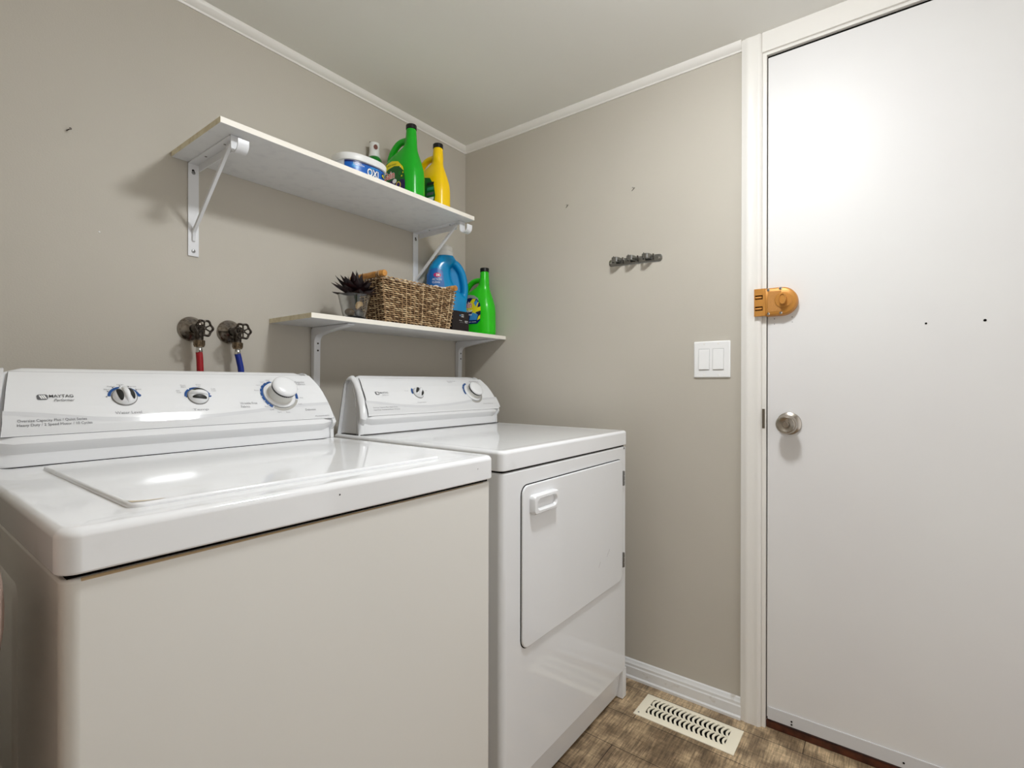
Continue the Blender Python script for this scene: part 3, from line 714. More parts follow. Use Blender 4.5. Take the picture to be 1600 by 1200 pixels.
def jug(name, label, loc, rz, Hh, body_m, cap_m, group=None, width=.083, depth=.046):
    """detergent jug: handle loop at local -x, tall narrow neck towards +x, label face at local -y"""
    k = Hh/.29; a = width; b = depth
    root = thing(name, label, 'bottle', loc, rz, group)
    tab = [  # z, left, right, half depth
        (0, -a+.008, a-.008, b-.006), (.004, -a+.003, a-.003, b-.002), (.012, -a, a, b), (.10, -a, a-.001, b), (.13, -a+.001, a-.004, b-.001), (.155, -a+.005, a-.010, b-.004), (.172, -a+.013, a-.015, b-.008),
        (.188, -a+.032, a-.020, b-.014), (.200, -a+.060, a-.0235, b-.019), (.215, .006, a-.026, b-.0235), (.235, .0145, a-.0275, .0215), (.262, .0165, a-.029, .0192), (.276, .0175, a-.030, .0182)]
    mb = MB(); rings = []
    zs = [t[0] for t in tab]; zz = []
    for p, q in zip(zs, zs[1:]): zz += [p+(q-p)*j/3 for j in range(3)]
    zz.append(zs[-1])
    for z in zz:
        l, r, d = interp(tab, z); e = 2.0 + .9*max(0, min(1, (.2-z)/.08))
        rings.append([Vector((p[0], p[1], z*k)) for p in superell((l+r)/2, 0, (r-l)/2, d, e)])
    mb.loft(rings)
    hp = spline([(.030, 0, .236*k), (.004, 0, .241*k), (-.026, 0, .236*k), (-.052, 0, .214*k), (-.066, 0, .186*k), (-.066, 0, .150*k)])
    mb.tube(hp, [.0125]*len(hp), 14, flat=.95)
    body = obj('body', mb, body_m, root, mods=[fuse(.003)])
    nx = (.0175+a-.030)/2
    obj('cap', MB().lathe([(.0185, 0), (.0195, .001), (.0195, .015), (.0185, .0165), (.010, .0165)], 28, 0, Matrix.Translation((nx, 0, .2735*k))), cap_m, root)
    def surf(u, v):
        l, r, d = interp(tab, v/k); e = 2.0 + .9*max(0, min(1, (.2-v/k)/.08))
        c = (l+r)/2; h = (r-l)/2; q = max(-.985, min(.985, (u-c)/h)); y = -d*(1-abs(q)**e)**(1/e)
        g = abs(q)**(e-1)*(1 if q > 0 else -1)/h; gy = (abs(y)/d)**(e-1)/d
        return Vector((u, y, v)), Vector((g, -gy, 0)).normalized()
    return root, body, surf
# upper green jug with purple and yellow label
r_, b_, sf = jug('detergent_jug', 'tall green detergent jug with black cap on the upper shelf, highest of the bottles', (-.493, -.150, UZ1), -PI/2+.12, .298, green_m, black_m, 'narrow necked detergent jugs')
lb = [(-.078, .03), (.040, .03), (.046, .06), (.044, .10), (.034, .135), (.012, .158), (-.02, .165), (-.05, .158), (-.07, .14)]
it = [(poly_tris(lb), lgreen_m),
      (poly_tris([(-.072, .140), (-.05, .158), (-.02, .165), (.012, .158), (.036, .133), (.040, .118), (.020, .138), (-.004, .143), (-.034, .137), (-.064, .120)]), lyel_m),
      (poly_tris([(-.076, .03), (.040, .03), (.045, .055), (.045, .085), (.030, .090), (.014, .082), (-.01, .094), (-.04, .085), (-.077, .09)]), lpurple_m),
      (T('FRESH WASH', -.040, .146, .045, .006, 0, .1), lgreen_m),
      (T('Gain', -.060, .098, .060, .030, .06), lwhite_m), (T('Gain', -.059, .099, .058, .028, .01), lred_m),
      (poly_tris(ellipse(.000, .087, .010, .008)), lwhite_m), (poly_tris(ellipse(.018, .070, .011, .013, 16)), lyel_m), (poly_tris(ellipse(.018, .070, .008, .010, 16)), lpurple_m),
      (poly_tris(ellipse(.024, .112, .006, .008)), dgreen_m), (poly_tris(ellipse(.038, .112, .0022, .003, 8)), lyel_m), (poly_tris(ellipse(.033, .100, .003, .003, 8)), lyel_m), (poly_tris(ellipse(.026, .134, .0018, .002, 8)), lwhite_m)]
decal('label', it, sf, r_, off=.0012, h=.006, step=.0002)
# yellow jug
r_, b_, sf = jug('detergent_jug', 'tall yellow jug with black cap at the right end of the upper shelf', (-.357, -.150, UZ1), -PI/2+.05, .278, yellow_m, black_m, 'narrow necked detergent jugs', depth=.042)
it = [(poly_tris([(-.074, .03), (.050, .03), (.056, .07), (.050, .11), (.030, .14), (-.01, .15), (-.05, .145), (-.072, .12)]), lgreen_m)]
for j in range(5): it.append((poly_tris([(.016+.004*(j % 2), .035+j*.019), (.049, .035+j*.019), (.051, .046+j*.019), (.020, .046+j*.019)]), (inkd_m, lwhite_m, ink_m, mat('label sea green', (60, 150, 110), .4), inkd_m)[j]))
decal('label', it, sf, r_, off=.0012, h=.006, step=.0002)
# lower bright green jug
r_, b_, sf = jug('detergent_jug', 'bright green jug with black cap at the right end of the lower shelf', (-.064, -.133, LZ1), -PI/2+.10, .292, green2_m, black_m, 'narrow necked detergent jugs')
it = [(poly_tris([(-.070, .150), (-.05, .170), (-.02, .178), (.01, .172), (.030, .158), (.034, .148), (.0, .160), (-.05, .152)]), mat('label grey', (150, 160, 150), .4)),
      (poly_tris([(-.076, .050), (.030, .050), (.044, .064), (.046, .10), (.042, .135), (.026, .155), (-.01, .163), (-.05, .158), (-.074, .14)]), lnavy_m),
      (poly_tris([(-.03, .120), (.004, .158), (.020, .155), (.010, .135), (.036, .142), (.030, .118), (.045, .122), (.046, .104), (.020, .098), (.034, .086), (.0, .086), (.006, .104), (-.01, .100)]), lyel_m),
      (poly_tris([(.012, .140), (.026, .152), (.030, .140), (.022, .122)]), lcyan_m), (poly_tris([(-.01, .066), (.028, .066), (.034, .088), (.008, .098), (-.006, .084)]), lcyan_m),
      (poly_tris([(.030, .064), (.044, .070), (.045, .088), (.036, .080)]), lyel_m), (poly_tris([(.034, .088), (.045, .094), (.045, .104), (.036, .100)]), inkd_m),
      (T('Gain', -.055, .118, .058, .030, .06), lwhite_m), (T('Gain', -.054, .119, .056, .028, .01), lred_m),
      (T('Odor', -.036, .100, .044, .014, .02, .2), lwhite_m), (T('Defense', -.036, .086, .040, .010, .02, .2), lwhite_m), (T('fresh scent', -.02, .056, .046, .005), lwhite_m)]
decal('label', it, sf, r_, off=.0012, h=.006, step=.0002)

# blue jug with white cap: side handle at local +x
bj = thing('detergent_jug', 'large blue detergent jug with white cap behind the wicker basket', 'bottle', (-.207, -.084, LZ1), -math.radians(33))
tab = [(0, -.076, .078, .038), (.006, -.083, .083, .043), (.02, -.086, .086, .045), (.15, -.086, .086, .045), (.19, -.085, .040, .044), (.22, -.083, .020, .043), (.25, -.079, .012, .041), (.275, -.073, .012, .040), (.295, -.062, .030, .039), (.310, -.050, .040, .035), (.322, -.040, .032, .030), (.330, -.034, .026, .027)]
rings = []
for i in range(60):
    z = .330*i/59; l, r, d = interp(tab, z); rings.append([Vector((p[0], p[1], z)) for p in superell((l+r)/2, 0, (r-l)/2, d, 2.5)])
mb = MB().loft(rings)
rings = []
for i in range(20):
    z = .12+.175*i/19; w_ = .080-.030*max(0, (z-.22)/.075)**1.6; rings.append([Vector((p[0], p[1], z)) for p in superell(.5*(w_-.03), .020, .5*(w_+.03), .014, 2.5)])
mb.loft(rings)
hp = spline([(.010, 0, .306), (.040, 0, .296), (.062, 0, .268), (.074, 0, .230), (.078, 0, .19), (.073, 0, .14)])
mb.tube(hp, [.0155]*len(hp), 14, flat=1.25, up=(0, 1, 0))
obj('body', mb, cyan_m, bj, mods=[fuse(.0035, 8)])
obj('cap', MB().lathe([(.031, .326), (.033, .327), (.033, .345), (.0315, .347), (.0315, .362), (.030, .364), (.016, .364), (.015, .372), (.013, .373), (.005, .373)], 32, 0, Matrix.Translation((-.006, 0, 0))), white_m, bj, smooth=35)
def bsurf(u, v):
    l, r, d = interp(tab, v); c = (l+r)/2; h = (r-l)/2; q = max(-.99, min(.99, (u-c)/h)); e = 2.5; y = -d*(1-abs(q)**e)**(1/e)
    g = abs(q)**(e-1)*(1 if q > 0 else -1)/h; gy = (abs(y)/d)**(e-1)/d; return Vector((u, y, v)), Vector((g, -gy, 0)).normalized()
it = [(poly_tris([(-.083, .05), (-.02, .05), (-.018, .20), (-.024, .255), (-.05, .268), (-.074, .262), (-.083, .24)]), mat('label mid blue', (10, 96, 170), .3)),
      (poly_tris(ellipse(-.046, .238, .015, .010)), lpink_m), (T('24', -.052, .234, .014, .009, .03), lwhite_m),
      (T('ACTION\nCLEAN', -.066, .204, .036, .020), lwhite_m), (poly_tris(ellipse(-.052, .172, .020, .024)), lwhite_m), (poly_tris(ellipse(-.052, .172, .0165, .0205)), lskin_m), (poly_tris(ellipse(-.054, .168, .010, .014)), lbrown_m)]
decal('label', it, bsurf, bj, off=.0014, h=.006, step=.0002)

# small green bottle with white pump cap behind
sg = thing('spray_bottle', 'small green bottle with white cap marked brown, behind the white tub', 'bottle', (-.537, -.0355, UZ1), -.6)
obj('body', MB().lathe([(.028, 0), (.031, .004), (.031, .165), (.030, .182), (.026, .196), (.020, .204), (.016, .207)], 32), dgreen_m, sg, smooth=40)
cap = obj('cap', MB().lathe([(.0195, .204), (.0215, .208), (.0185, .222), (.0180, .240), (.0190, .250), (.0182, .256), (.011, .258)], 28), white_m, sg, smooth=40)
def cfn(u, v): a = u/.0192 - PI/2; return Vector((.0192*math.cos(a), .0192*math.sin(a), v)), Vector((math.cos(a), math.sin(a), 0))
decal('cap_mark', [(poly_tris(ellipse(.004, .237, .0075, .0095)), lbrown_m)], cfn, cap, h=.004, off=.0008)
tag(obj('wall_strip', MB().box(-.533, -.522, -.0065, -.0005, UZ1, 1.974), strip_m, bevel=.0006), 'narrow grey brown strip standing on the upper shelf against the wall', 'strip')

# white tub
tub = thing('detergent_tub', 'low white oval tub with a blue printed label on the upper shelf', 'tub', (-.728, -.208, UZ1-.0), -.05)
def tr(ins, z): return [Vector((p[0], p[1], z)) for p in superell(0, 0, .086-ins, .064-ins, 2.6, 48)]
obj('container', MB().loft([tr(.012, 0), tr(.009, .003), tr(.006, .053)]), tubw_m, tub, smooth=40)
mb = MB().loft([tr(.004, .051), tr(.001, .052), tr(0, .055), tr(-.001, .069), tr(.001, .072), tr(.006, .0725), tr(.008, .068), tr(.03, .066)])
for k in range(14):
    a = -.09+.0128*k
obj('lid', mb, white_m, tub, smooth=40)
def tfn(u, v):
    a = .0798; b = .0578; e = 2.6; q = max(-.99, min(.99, u/a)); y = -b*(1-abs(q)**e)**(1/e); g = abs(q)**(e-1)*(1 if q > 0 else -1)/a; gy = (abs(y)/b)**(e-1)/b
    return Vector((u, y, v)), Vector((g, -gy, 0)).normalized()
it = [(poly_tris([(-.072, .004), (.075, .004), (.075, .050), (-.072, .050)]), lblue_m), (poly_tris([(-.072, .044), (-.05, .045), (.03, .047), (.075, .048), (.075, .050), (-.072, .050)]), lnavy_m),
      (T('POWERFUL\nSTAIN FIGHTER', -.052, .037, .034, .008, .02), lwhite_m), (T('OXI', -.010, .014, .044, .026, .07), lnavy_m), (T('OXI', -.009, .015, .042, .024, .02), lwhite_m),
      (poly_tris(ellipse(.055, .034, .008, .009, 16)), lnavy_m), (T('42', .049, .029, .012, .010, .03), lyel_m), (T('VERSATILE', -.01, .006, .05, .007, .02), lwhite_m)]
decal('label', it, tfn, tub, off=.0012, h=.006, step=.0002)

# curled scrap on the shelf end
mb = MB().strip([(-1.145, -.275, UZ1+.0006), (-1.147, -.255, UZ1+.010), (-1.148, -.225, UZ1+.013), (-1.148, -.19, UZ1+.009), (-1.147, -.15, UZ1+.0006)], (1, 0, 0), .05, .0008)
tag(obj('paper_scrap', mb, brown_m), 'curled brown scrap of paper lying on the left end of the upper shelf', 'paper')

# ------------------------------------------------------------------ black carton
bx = thing('carton', 'small black carton with pale print beside the basket on the lower shelf', 'box', (-.2480, -.178, LZ1), 0)
obj('box', MB().box(-.048, .048, -.027, .027, 0, .083), boxdark_m, bx, bevel=.0012)
it = [(poly_tris(ellipse(-.004, .066, .003, .003, 12)), lcyan_m), (T('ultra\nclean', .002, .060, .015, .012, .02), lwhite_m), (T('24 pods', -.010, .044, .016, .0035, .02), lwhite_m), (T('fragrance free', -.008, .037, .022, .0028), ink2_m), (T('net wt\n15 oz', .022, .038, .018, .009, .03), lwhite_m)]
decal('lettering', it, lambda u, v: (Vector((u, -.027, v)), Vector((0, -1, 0))), bx, off=.0004)

# ------------------------------------------------------------------ wicker basket
bk = thing('wicker_basket', 'woven brown seagrass basket with bamboo log handles on the lower shelf', 'basket', (-.4700, -.137, LZ1), 0)
BH = .150
def bcorner(sx, sy, t): return Vector((sx*(.150+.022*t), sy*(.072+.009*t), BH*t))
mb = MB()
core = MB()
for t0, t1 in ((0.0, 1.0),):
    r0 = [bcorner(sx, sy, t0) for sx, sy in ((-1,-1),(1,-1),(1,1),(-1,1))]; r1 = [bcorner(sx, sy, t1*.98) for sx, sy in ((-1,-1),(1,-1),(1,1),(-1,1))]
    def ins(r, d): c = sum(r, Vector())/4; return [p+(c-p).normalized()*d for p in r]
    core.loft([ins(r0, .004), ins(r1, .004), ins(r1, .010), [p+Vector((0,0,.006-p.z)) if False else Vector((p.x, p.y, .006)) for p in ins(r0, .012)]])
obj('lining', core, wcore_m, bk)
rng = random.Random(3)
def strand(mb, c, d, n, L, r):
    """tapered spindle centred at c along d, outward normal n"""
    b = d.cross(n).normalized(); rings = []
    for q, s in ((-1, .25), (-.6, .85), (0, 1), (.6, .85), (1, .25)):
        o = c + d*L*q + n*(r*.9*(1-q*q)); rings.append([o + (n*math.cos(2*PI*k/6)*.8 + b*math.sin(2*PI*k/6))*r*s for k in range(6)])
    mb.loft(rings)
sides = [((-1,-1),(1,-1),Vector((0,-1,.08)),17), ((-1,1),(-1,-1),Vector((-1,0,.12)),9), ((1,-1),(1,1),Vector((1,0,.12)),9), ((1,1),(-1,1),Vector((0,1,.08)),17)]
rows = 21
for (a, b, n, nc) in sides:
    n = n.normalized()
    for r in range(rows):
        t = (r+.5)/rows; p0 = bcorner(*a, t); p1 = bcorner(*b, t); d = (p1-p0); L = d.length/nc
        dn = d.normalized()
        for c in range(nc+ (0 if r % 2 else 1)):
            u = (c+(.5 if r % 2 else 0))/nc; q = p0 + d*u + Vector((0, 0, rng.uniform(-.0006, .0006)))
            dd_ = (dn + Vector((0, 0, -.07+rng.uniform(-.07, .07)))).normalized()
            strand(mb, q, dd_, n, L*.58, .0027*rng.uniform(.8, 1.15))
    for c in range(nc+1):   # upright stakes
        u = c/nc; q0 = bcorner(*a, .0).lerp(bcorner(*b, .0), u); q1 = bcorner(*a, 1).lerp(bcorner(*b, 1), u)
        mb.tube([q0+n*.0012, q0.lerp(q1, .5)+n*.0022, q1+n*.0012], .0016, 6)
for (a, b, n, nc) in sides:   # braided rim
    for c in range(nc*2):
        q = bcorner(*a, 1.01).lerp(bcorner(*b, 1.01), (c+.5)/(nc*2)); d = (bcorner(*b, 1)-bcorner(*a, 1)).normalized()
        strand(mb, q, (d+Vector((0, 0, .5 if c % 2 else -.3))).normalized(), Vector((0, 0, 1)), .0095, .0036)
obj('weave', mb, weave_m, bk, smooth=80)
for sx in (-1, 1):
    x = sx*.170
    hb = obj('handle', MB().lathe([(.0002, -.092), (.0095, -.091), (.0108, -.089), (.0112, -.02), (.0104, 0), (.0112, .03), (.0108, .089), (.0095, .091)], 18, 0, Matrix.Translation((x, .0, BH+.014)) @ Matrix.Rotation(PI/2, 4, 'X')), wood_m, bk, smooth=40)
    for yy in (-.070, .060):
        mbw = MB()
        for j in range(5): mbw.lathe([(.0112, -.0016), (.0130, 0), (.0112, .0016)], 18, 0, Matrix.Translation((x, yy+j*.0036, BH+.013)) @ Matrix.Rotation(PI/2, 4, 'X') @ Matrix.Rotation(.12*(-1)**j, 4, 'X'))
        obj('binding', mbw, weave_m, hb)
tag(obj('paper_sheet', MB().add([(-.60, -.205, 1.414), (-.44, -.205, 1.4225), (-.325, -.200, 1.4330), (-.33, -.09, 1.4235), (-.45, -.085, 1.416), (-.60, -.09, 1.412),
     (-.60, -.205, 1.410), (-.44, -.205, 1.4185), (-.325, -.200, 1.4290), (-.33, -.08, 1.4195), (-.45, -.075, 1.412), (-.60, -.08, 1.408)],
     [(0,1,4,5), (1,2,3,4), (11,10,7,6), (10,9,8,7), (0,6,7,1), (1,7,8,2), (2,8,9,3), (3,9,10,4), (4,10,11,5), (5,11,6,0)]), paper_m), 'white sheet lying in the top of the wicker basket', 'paper')

# ------------------------------------------------------------------ glass with succulent
GX, GY = -.7270, -.184
g = thing('glass_cup', 'clear tapered glass holding pebbles at the front of the lower shelf', 'glass', (GX, GY, LZ1))
prof = [(.031, 0), (.034, .002), (.0385, .02), (.0515, .078), (.0525, .080), (.0515, .0805), (.0500, .079), (.0370, .022), (.0325, .010), (.0, .009)]
mb = MB().lathe(prof[:-1] + [(.0005, .009)], 40)
obj('cup', mb, glass_m, g, smooth=50)
def pebble(x, y, z, r, M, lbl):
    me = MB(); seed = random.Random(int(x*1e4)); prf = []
    for k in range(9): t = -PI/2+PI*k/8; prf.append((max(.0003, r*math.cos(t)), r*.72*math.sin(t)))
    me.lathe(prf, 16, 0, Matrix.Translation((GX+x, GY+y, LZ1+z)) @ Matrix.Rotation(.3, 4, 'X') @ Matrix.Diagonal((1, .85, 1, 1)))
    o = obj('pebble', me, M); tag(o, lbl, 'pebble')
pebble(-.014, .006, .0245, .0165, mat('brown pebble', (112, 92, 66), .45), 'brown pebble at the left in the glass')
pebble(.016, -.002, .0235, .0150, stone_m, 'grey pebble at the right in the glass')
mb = MB().tube(spline([(GX+.002, GY-.008, LZ1+.036), (GX+.006, GY-.012, LZ1+.048), (GX+.016, GY-.012, LZ1+.052), (GX+.024, GY-.008, LZ1+.046)], 5), [.003, .004, .006, .0075, .008, .009, .009, .009, .0085, .008, .007, .006, .005, .004, .003, .002], 12)
tag(obj('seashell', mb, shell_m), 'curved cream shell among the pebbles in the glass', 'shell')
pl = thing('artificial_succulent', 'dark burgundy spiky succulent standing in the clear glass', 'plant', (GX+.008, GY, LZ1+.042))
mb = MB(); rg = random.Random(5)
for ring_, (nn, el, ln, wd) in enumerate(((12, 6, .090, .0185), (11, 24, .088, .018), (10, 44, .078, .016), (7, 64, .070, .013), (3, 82, .072, .010))):
    for j in range(nn):
        az = 2*PI*(j+.5*(ring_ % 2))/nn + rg.uniform(-.15, .15); e = math.radians(el+rg.uniform(-7, 7)); L = ln*rg.uniform(.78, 1.1)*(.82 if math.cos(az) > .55 and el < 60 else 1)
        d = Vector((math.cos(az)*math.cos(e), math.sin(az)*math.cos(e), math.sin(e))); sd = Vector((-math.sin(az), math.cos(az), 0)); up = d.cross(sd).normalized()
        if up.z < 0: up = -up
        base = Vector((0, 0, .040)); rings = []
        for q, w in ((.05, .55), (.25, .95), (.5, 1), (.75, .62), (.92, .22), (1, .03)):
            c = base + d*L*q + Vector((0, 0, 1))*L*.10*q*q; ww = wd*w
            rings.append([c + sd*ww, c + up*ww*.18, c - sd*ww, c - up*ww*.38])
        mb.loft(rings)
obj('leaves', mb, leaf_m, pl, smooth=60)
obj('stem', MB().tube([(0, 0, 0), (.001, 0, .022), (0, 0, .05)], [.006, .008, .012], 10), stem_m, pl)

# ------------------------------------------------------------------ water valves and hoses
def valve(x, label, group):
    v = thing('water_valve', label, 'valve', (x, 0, 1.16), 0, group); z = 1.214
    FY = lambda y, zz: Matrix.Translation((x, y, zz)) @ Matrix.Rotation(PI/2, 4, 'X')
    obj('escutcheon', MB().lathe([(.0345, 0), (.0345, .003), (.0315, .0075), (.024, .012), (.016, .020), (.013, .024), (.006, .024)], 40, 0, FY(-.0005, z)), oldchrome_m, v, world=True, smooth=40)
    mb = MB().lathe([(.009, .02), (.009, .036), (.0135, .038), (.0135, .058), (.0115, .060), (.0115, .066), (.0075, .067), (.0075, .074), (.0035, .075), (.0035, .088)], 20, 0, FY(0, z))
    mb.lathe([(.0115, -.034), (.0115, -.01), (.012, .0)], 20, 0, Matrix.Translation((x+.002, -.048, z)))
    obj('valve_body', mb, darkmetal_m, v, world=True, smooth=40)
    # hand wheel: lobed rim with spokes
    mb = MB(); WM = FY(-.088, z-.003); n = 60; ring_ = []
    for i in range(n):
        t = 2*PI*i/n; rr_ = .0205+.0018*math.cos(6*t); c = Vector((rr_*math.cos(t), rr_*math.sin(t), 0)); nr = Vector((math.cos(t), math.sin(t), 0))
        ring_.append([WM @ (c+nr*.0034*math.cos(a)+Vector((0, 0, 1))*.0036*math.sin(a)) for a in (2*PI*k/8 for k in range(8))])
    ring_.append(ring_[0]); mb.loft(ring_, 0, False, False)
    for k in range(6):
        t = 2*PI*k/6+PI/6; mb.tube([WM @ Vector((.003*math.cos(t), .003*math.sin(t), .001)), WM @ Vector((.0195*math.cos(t), .0195*math.sin(t), 0))], .0021, 6)
    mb.lathe([(.0055, -.004), (.0055, .003), (.0035, .004), (.003, .006)], 14, 0, WM)
    obj('hand_wheel', mb, darkmetal_m, v, world=True, smooth=50)
    mb = MB(); N = 12; rings = []
    for zz, q in ((0, .93), (.002, 1), (.014, 1), (.0155, .95)):
        rings.append([Vector((x+.003+.0145*q*(1 if k % 2 else .93)*math.cos(2*PI*k/N), -.048+.0145*q*(1 if k % 2 else .93)*math.sin(2*PI*k/N), 1.165+zz)) for k in range(N)])
    mb.loft(rings); mb.lathe([(.0125, 0), (.0125, .004)], 20, 0, Matrix.Translation((x+.003, -.048, 1.1615)))
    obj('coupling_nut', mb, nut_m, v, world=True, smooth=30, bevel=.0006)
    return v
va = valve(-1.1365, 'left water valve with round hand wheel above the red hose', 'wall water valves')
vb = valve(-1.0345, 'right water valve with round hand wheel above the blue hose', 'wall water valves')
def hose(x, pts, M, label):
    h_ = thing('supply_hose', label, 'hose', (x, -.05, .5), 0, 'washer supply hoses')
    obj('tube', MB().tube(spline(pts), .0086, 14), M, h_, world=True, smooth=60)
    p0 = Vector(pts[0]); p1 = Vector(pts[1])
    obj('ferrule', MB().tube([p0+Vector((0, 0, .014)), p0-Vector((0, 0, .001)), p0-Vector((0, 0, .0015))], [.0072, .0086, .0095], 16), chrome_m, h_, world=True, smooth=60)
hose(-1.1335, [(-1.1335, -.048, 1.1475), (-1.1325, -.05, 1.12), (-1.132, -.052, 1.06), (-1.135, -.06, .85), (-1.16, -.10, .6), (-1.18, -.16, .5)], redhose_m, 'red water hose dropping from the left valve behind the washer')
hose(-1.0315, [(-1.0315, -.048, 1.1475), (-1.027, -.05, 1.125), (-1.0225, -.052, 1.085), (-1.024, -.06, .95), (-1.06, -.10, .65), (-1.08, -.16, .5)], bluehose_m, 'blue water hose dropping from the right valve behind the washer')

# ------------------------------------------------------------------ right wall fittings
sw = thing('light_switch', 'white double rocker light switch on the wall left of the door', 'light switch', (0, -1.1005, 1.083))
def xr(y0, y1, z0, z1, r, x): return [Vector((x, p[0], p[1])) for p in rrect(y0, y1, z0, z1, r, 4)]
y0, y1, z0, z1 = -1.1580, -1.0430, 1.0825, 1.2025
mb = MB().loft([xr(y0, y1, z0, z1, .003, -.0002), xr(y0, y1, z0, z1, .003, -.004), xr(y0+.003, y1-.003, z0+.003, z1-.003, .003, -.0065)])
obj('wall_plate', mb, mat('switch plastic', (238, 238, 238), .25), sw, world=True)
for yc in (-1.0765, -1.1215):
    obj('rocker_frame', MB().box(-.0067, -.0063, yc-.0178, yc+.0178, 1.1425-.0355, 1.1425+.0355), mat('switch gap', (196, 196, 196), .5), sw, world=True)
    mb = MB().loft([[Vector((-.0065, yc-.0168, zz)) for zz in ()] or [Vector(p) for p in ((-.0066, yc-.0166, 1.109), (-.0066, yc+.0166, 1.109), (-.0066, yc+.0166, 1.176), (-.0066, yc-.0166, 1.176))],
                    [Vector(p) for p in ((-.0105, yc-.0162, 1.110), (-.0105, yc+.0162, 1.110), (-.0072, yc+.0162, 1.1755), (-.0072, yc-.0162, 1.1755))]])
    obj('rocker', mb, mat('switch plastic', (238, 238, 238), .25), sw, world=True, bevel=.0008)
    for zz in (1.194, 1.091): obj('screw', MB().lathe([(.0028, 0), (.0024, .0008)], 12, 0, along_minus_x(-.0064, yc, zz)), trim_m, sw, world=True)

hr_ = thing('hook_rail', 'chrome wall rail with three folding hooks on the right wall', 'hook rail', (0, -.83, 1.507))
def tilt(y): return 1.507 + (y+.83)*.035
mb = MB().loft([[Vector((xx, p[0], p[1]+tilt(p[0])-1.507)) for p in rrect(-.932+i_, -.729-i_, 1.4945+i_, 1.5205-i_, .010, 6)] for xx, i_ in ((-.0003, 0), (-.002, 0), (-.0032, .0025))])
rail = obj('back_plate', mb, mat('polished steel', (150, 150, 147), .16, metal=1), hr_, world=True)
for yy in (-.738, -.921):
    obj('screw', MB().lathe([(.0045, 0), (.004, .0018), (.0015, .0024)], 12, 0, along_minus_x(-.003, yy, tilt(yy))), chrome_m, rail, world=True)
for yc in (-.768, -.826, -.884):
    z = tilt(yc)+.004
    pts = [(-.003, yc-.020, z-.004), (-.010, yc-.016, z-.002)]
    for k in range(0, 10):
        t = -PI*.45+PI*.95*k/9; pts.append((-.024-.018*math.cos(t), yc+.001+.014*math.sin(t), z))
    pts.append((-.014, yc+.014, z+.001))
    hk = obj('hook', MB().strip(spline(pts, 3), (0, 0, 1), .0165, .0022), mat('polished steel', (150, 150, 147), .16, metal=1), hr_, world=True, smooth=60, bevel=.0005)
    obj('hook_pin', MB().lathe([(.0028, -.011), (.0028, .011)], 10, 0, Matrix.Translation((-.006, yc-.017, z))).tube([(-.006, yc+.012, z+.004), (-.020, yc+.012, z+.008), (-.024, yc+.011, z+.016)], .0016, 6), darkmetal_m, hk, world=True)

# little wire picture hooks pushed in the wall
for (y, z, lbl) in ((-.548, 1.767, 'tiny bent wire hook in the right wall, nearer the corner'), (-.8265, 1.770, 'tiny bent wire hook in the right wall above the hook rail')):
    o = obj('wire_hook', MB().tube([(-.0006, y+.007, z+.004), (-.004, y-.004, z), (-.0006, y+.008, z-.008)], .0008, 6), darkmetal_m)
    tag(o, lbl, 'wire hook', 'wire hooks in the right wall')
tag(obj('nail', MB().tube([(-1.404, -.0002, 1.667), (-1.400, -.012, 1.669)], .0013, 8).lathe([(.003, 0), (.003, .001)], 10, 0, Matrix.Translation((-1.400, -.012, 1.669)) @ Matrix.Rotation(PI/2, 4, 'X')), darkmetal_m), 'small nail in the back wall at upper left', 'nail')
tag(obj('wall_anchor', MB().lathe([(.0022, 0), (.0018, .0012)], 10, 0, Matrix.Translation((-1.342, -.0001, 1.439)) @ Matrix.Rotation(PI/2, 4, 'X')), white_m), 'tiny white wall anchor in the back wall left of the bracket', 'wall anchor')

# ------------------------------------------------------------------ floor register
rg_ = thing('floor_register', 'cream metal floor register with curved louvres beside the baseboard', 'floor vent', (-.128, -1.06, 0))
X0, X1, Y0, Y1 = -.191, -.066, -1.215, -.911
ox0, ox1, oy0, oy1 = -.170, -.087, -1.185, -.941
mb = MB()
outer = [(X0, Y0), (X1, Y0), (X1, Y1), (X0, Y1)]; mid = [(X0+.012, Y0+.012), (X1-.012, Y0+.012), (X1-.012, Y1-.012), (X0+.012, Y1-.012)]; inner = [(ox0, oy0), (ox1, oy0), (ox1, oy1), (ox0, oy1)]
mb.loft([[Vector((p[0], p[1], .0005)) for p in outer], [Vector((p[0], p[1], .003)) for p in outer], [Vector((p[0], p[1], .0065)) for p in mid], [Vector((p[0], p[1], .0065)) for p in inner], [Vector((p[0], p[1], .001)) for p in inner]], 0, False, False)
fr = obj('frame', mb, cream_m, rg_, world=True, smooth=20)
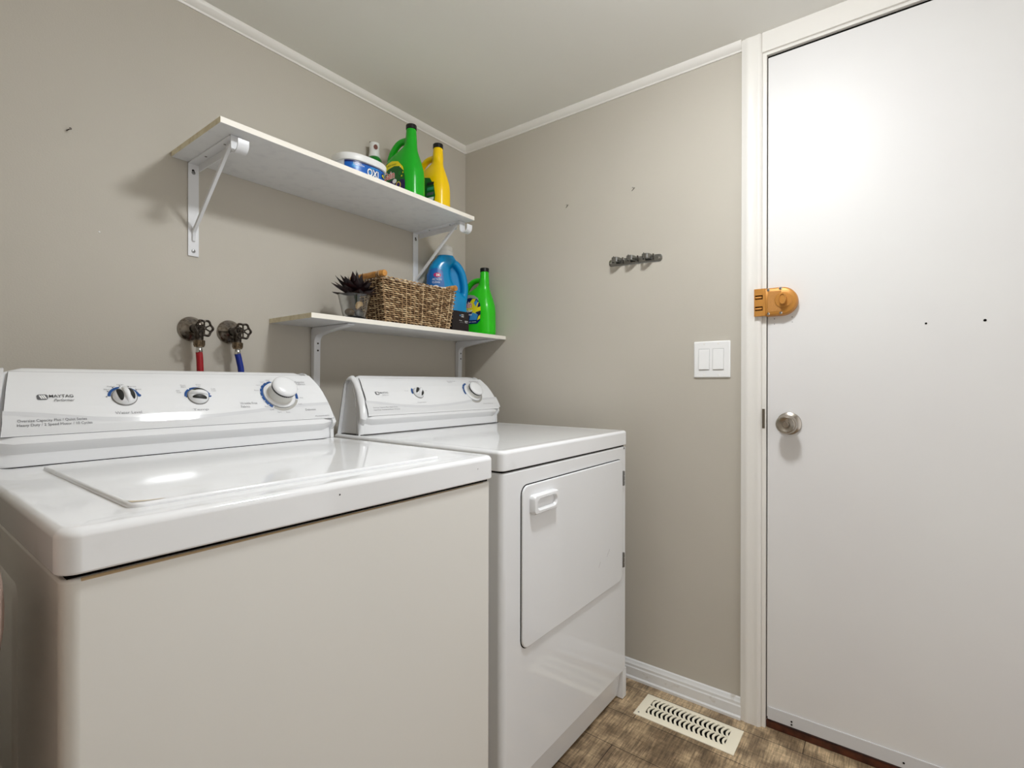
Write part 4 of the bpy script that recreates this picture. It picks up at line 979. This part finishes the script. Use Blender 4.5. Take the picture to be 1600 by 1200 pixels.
obj('duct', MB().box(ox0, ox1, oy0, oy1, .0003, .0011), gap_m, rg_, world=True)
mb = MB(); n = 17
for k in range(n+1):
    yy = oy1 - (oy1-oy0)*k/n
    for c0, c1 in ((ox0, (ox0+ox1)/2), ((ox0+ox1)/2, ox1)):
        pts = [(c0+(c1-c0)*j/6, yy+.0085*math.sin(PI*j/6), .0048) for j in range(7)]
        mb.strip(pts, (0, 0, 1), .0030, .0066)
mb.box((ox0+ox1)/2-.003, (ox0+ox1)/2+.003, oy0, oy1, .0035, .0062)
obj('louvres', mb, cream_m, rg_, world=True, smooth=50)
obj('screw', MB().lathe([(.0028, 0), (.002, .001)], 10, 0, Matrix.Translation((-.180, -.925, .0060))), steel_m, fr, world=True)

# ------------------------------------------------------------------ bag left of the washer
bg = thing('laundry_bag', 'rounded pinkish brown bag barely in view left of the washer', 'bag', (-1.795, -.85, 0))
prof = [(.08, 0), (.11, .02), (.125, .12), (.135, .30), (.135, .48), (.138, .64), (.166, .77), (.1735, .84), (.163, .91), (.13, .97), (.09, 1.01), (.045, 1.03), (.03, 1.05), (.045, 1.08), (.01, 1.085)]
rings = []
for r, z in [tuple(v) for v in [(p.x, p.y) for p in spline([(a, b, 0) for a, b in prof], 3)]]:
    rings.append([Vector((r*math.cos(2*PI*k/40)*(1+.0*k), r*math.sin(2*PI*k/40), z)) for k in range(40)])
obj('sack', MB().loft(rings), bag_m, bg, smooth=70)
obj('drawstring', MB().lathe([(.033, 1.045), (.037, 1.05), (.033, 1.055)], 20), paper_m, bg)

# ------------------------------------------------------------------ ceiling lamp
LXc, LYc = -.82, -1.28
lp = thing('ceiling_light', 'round flush glass ceiling light in the middle of the ceiling', 'ceiling light', (LXc, LYc, H))
obj('lamp_base', MB().lathe([(.085, 0), (.09, -.004), (.09, -.018), (.08, -.022)], 40), bracket_m, lp, smooth=30)
obj('lamp_shade', MB().lathe([(.088, -.020), (.097, -.028), (.098, -.038), (.088, -.050), (.066, -.060), (.038, -.066), (.010, -.068)], 40), lamp_m, lp, smooth=60)
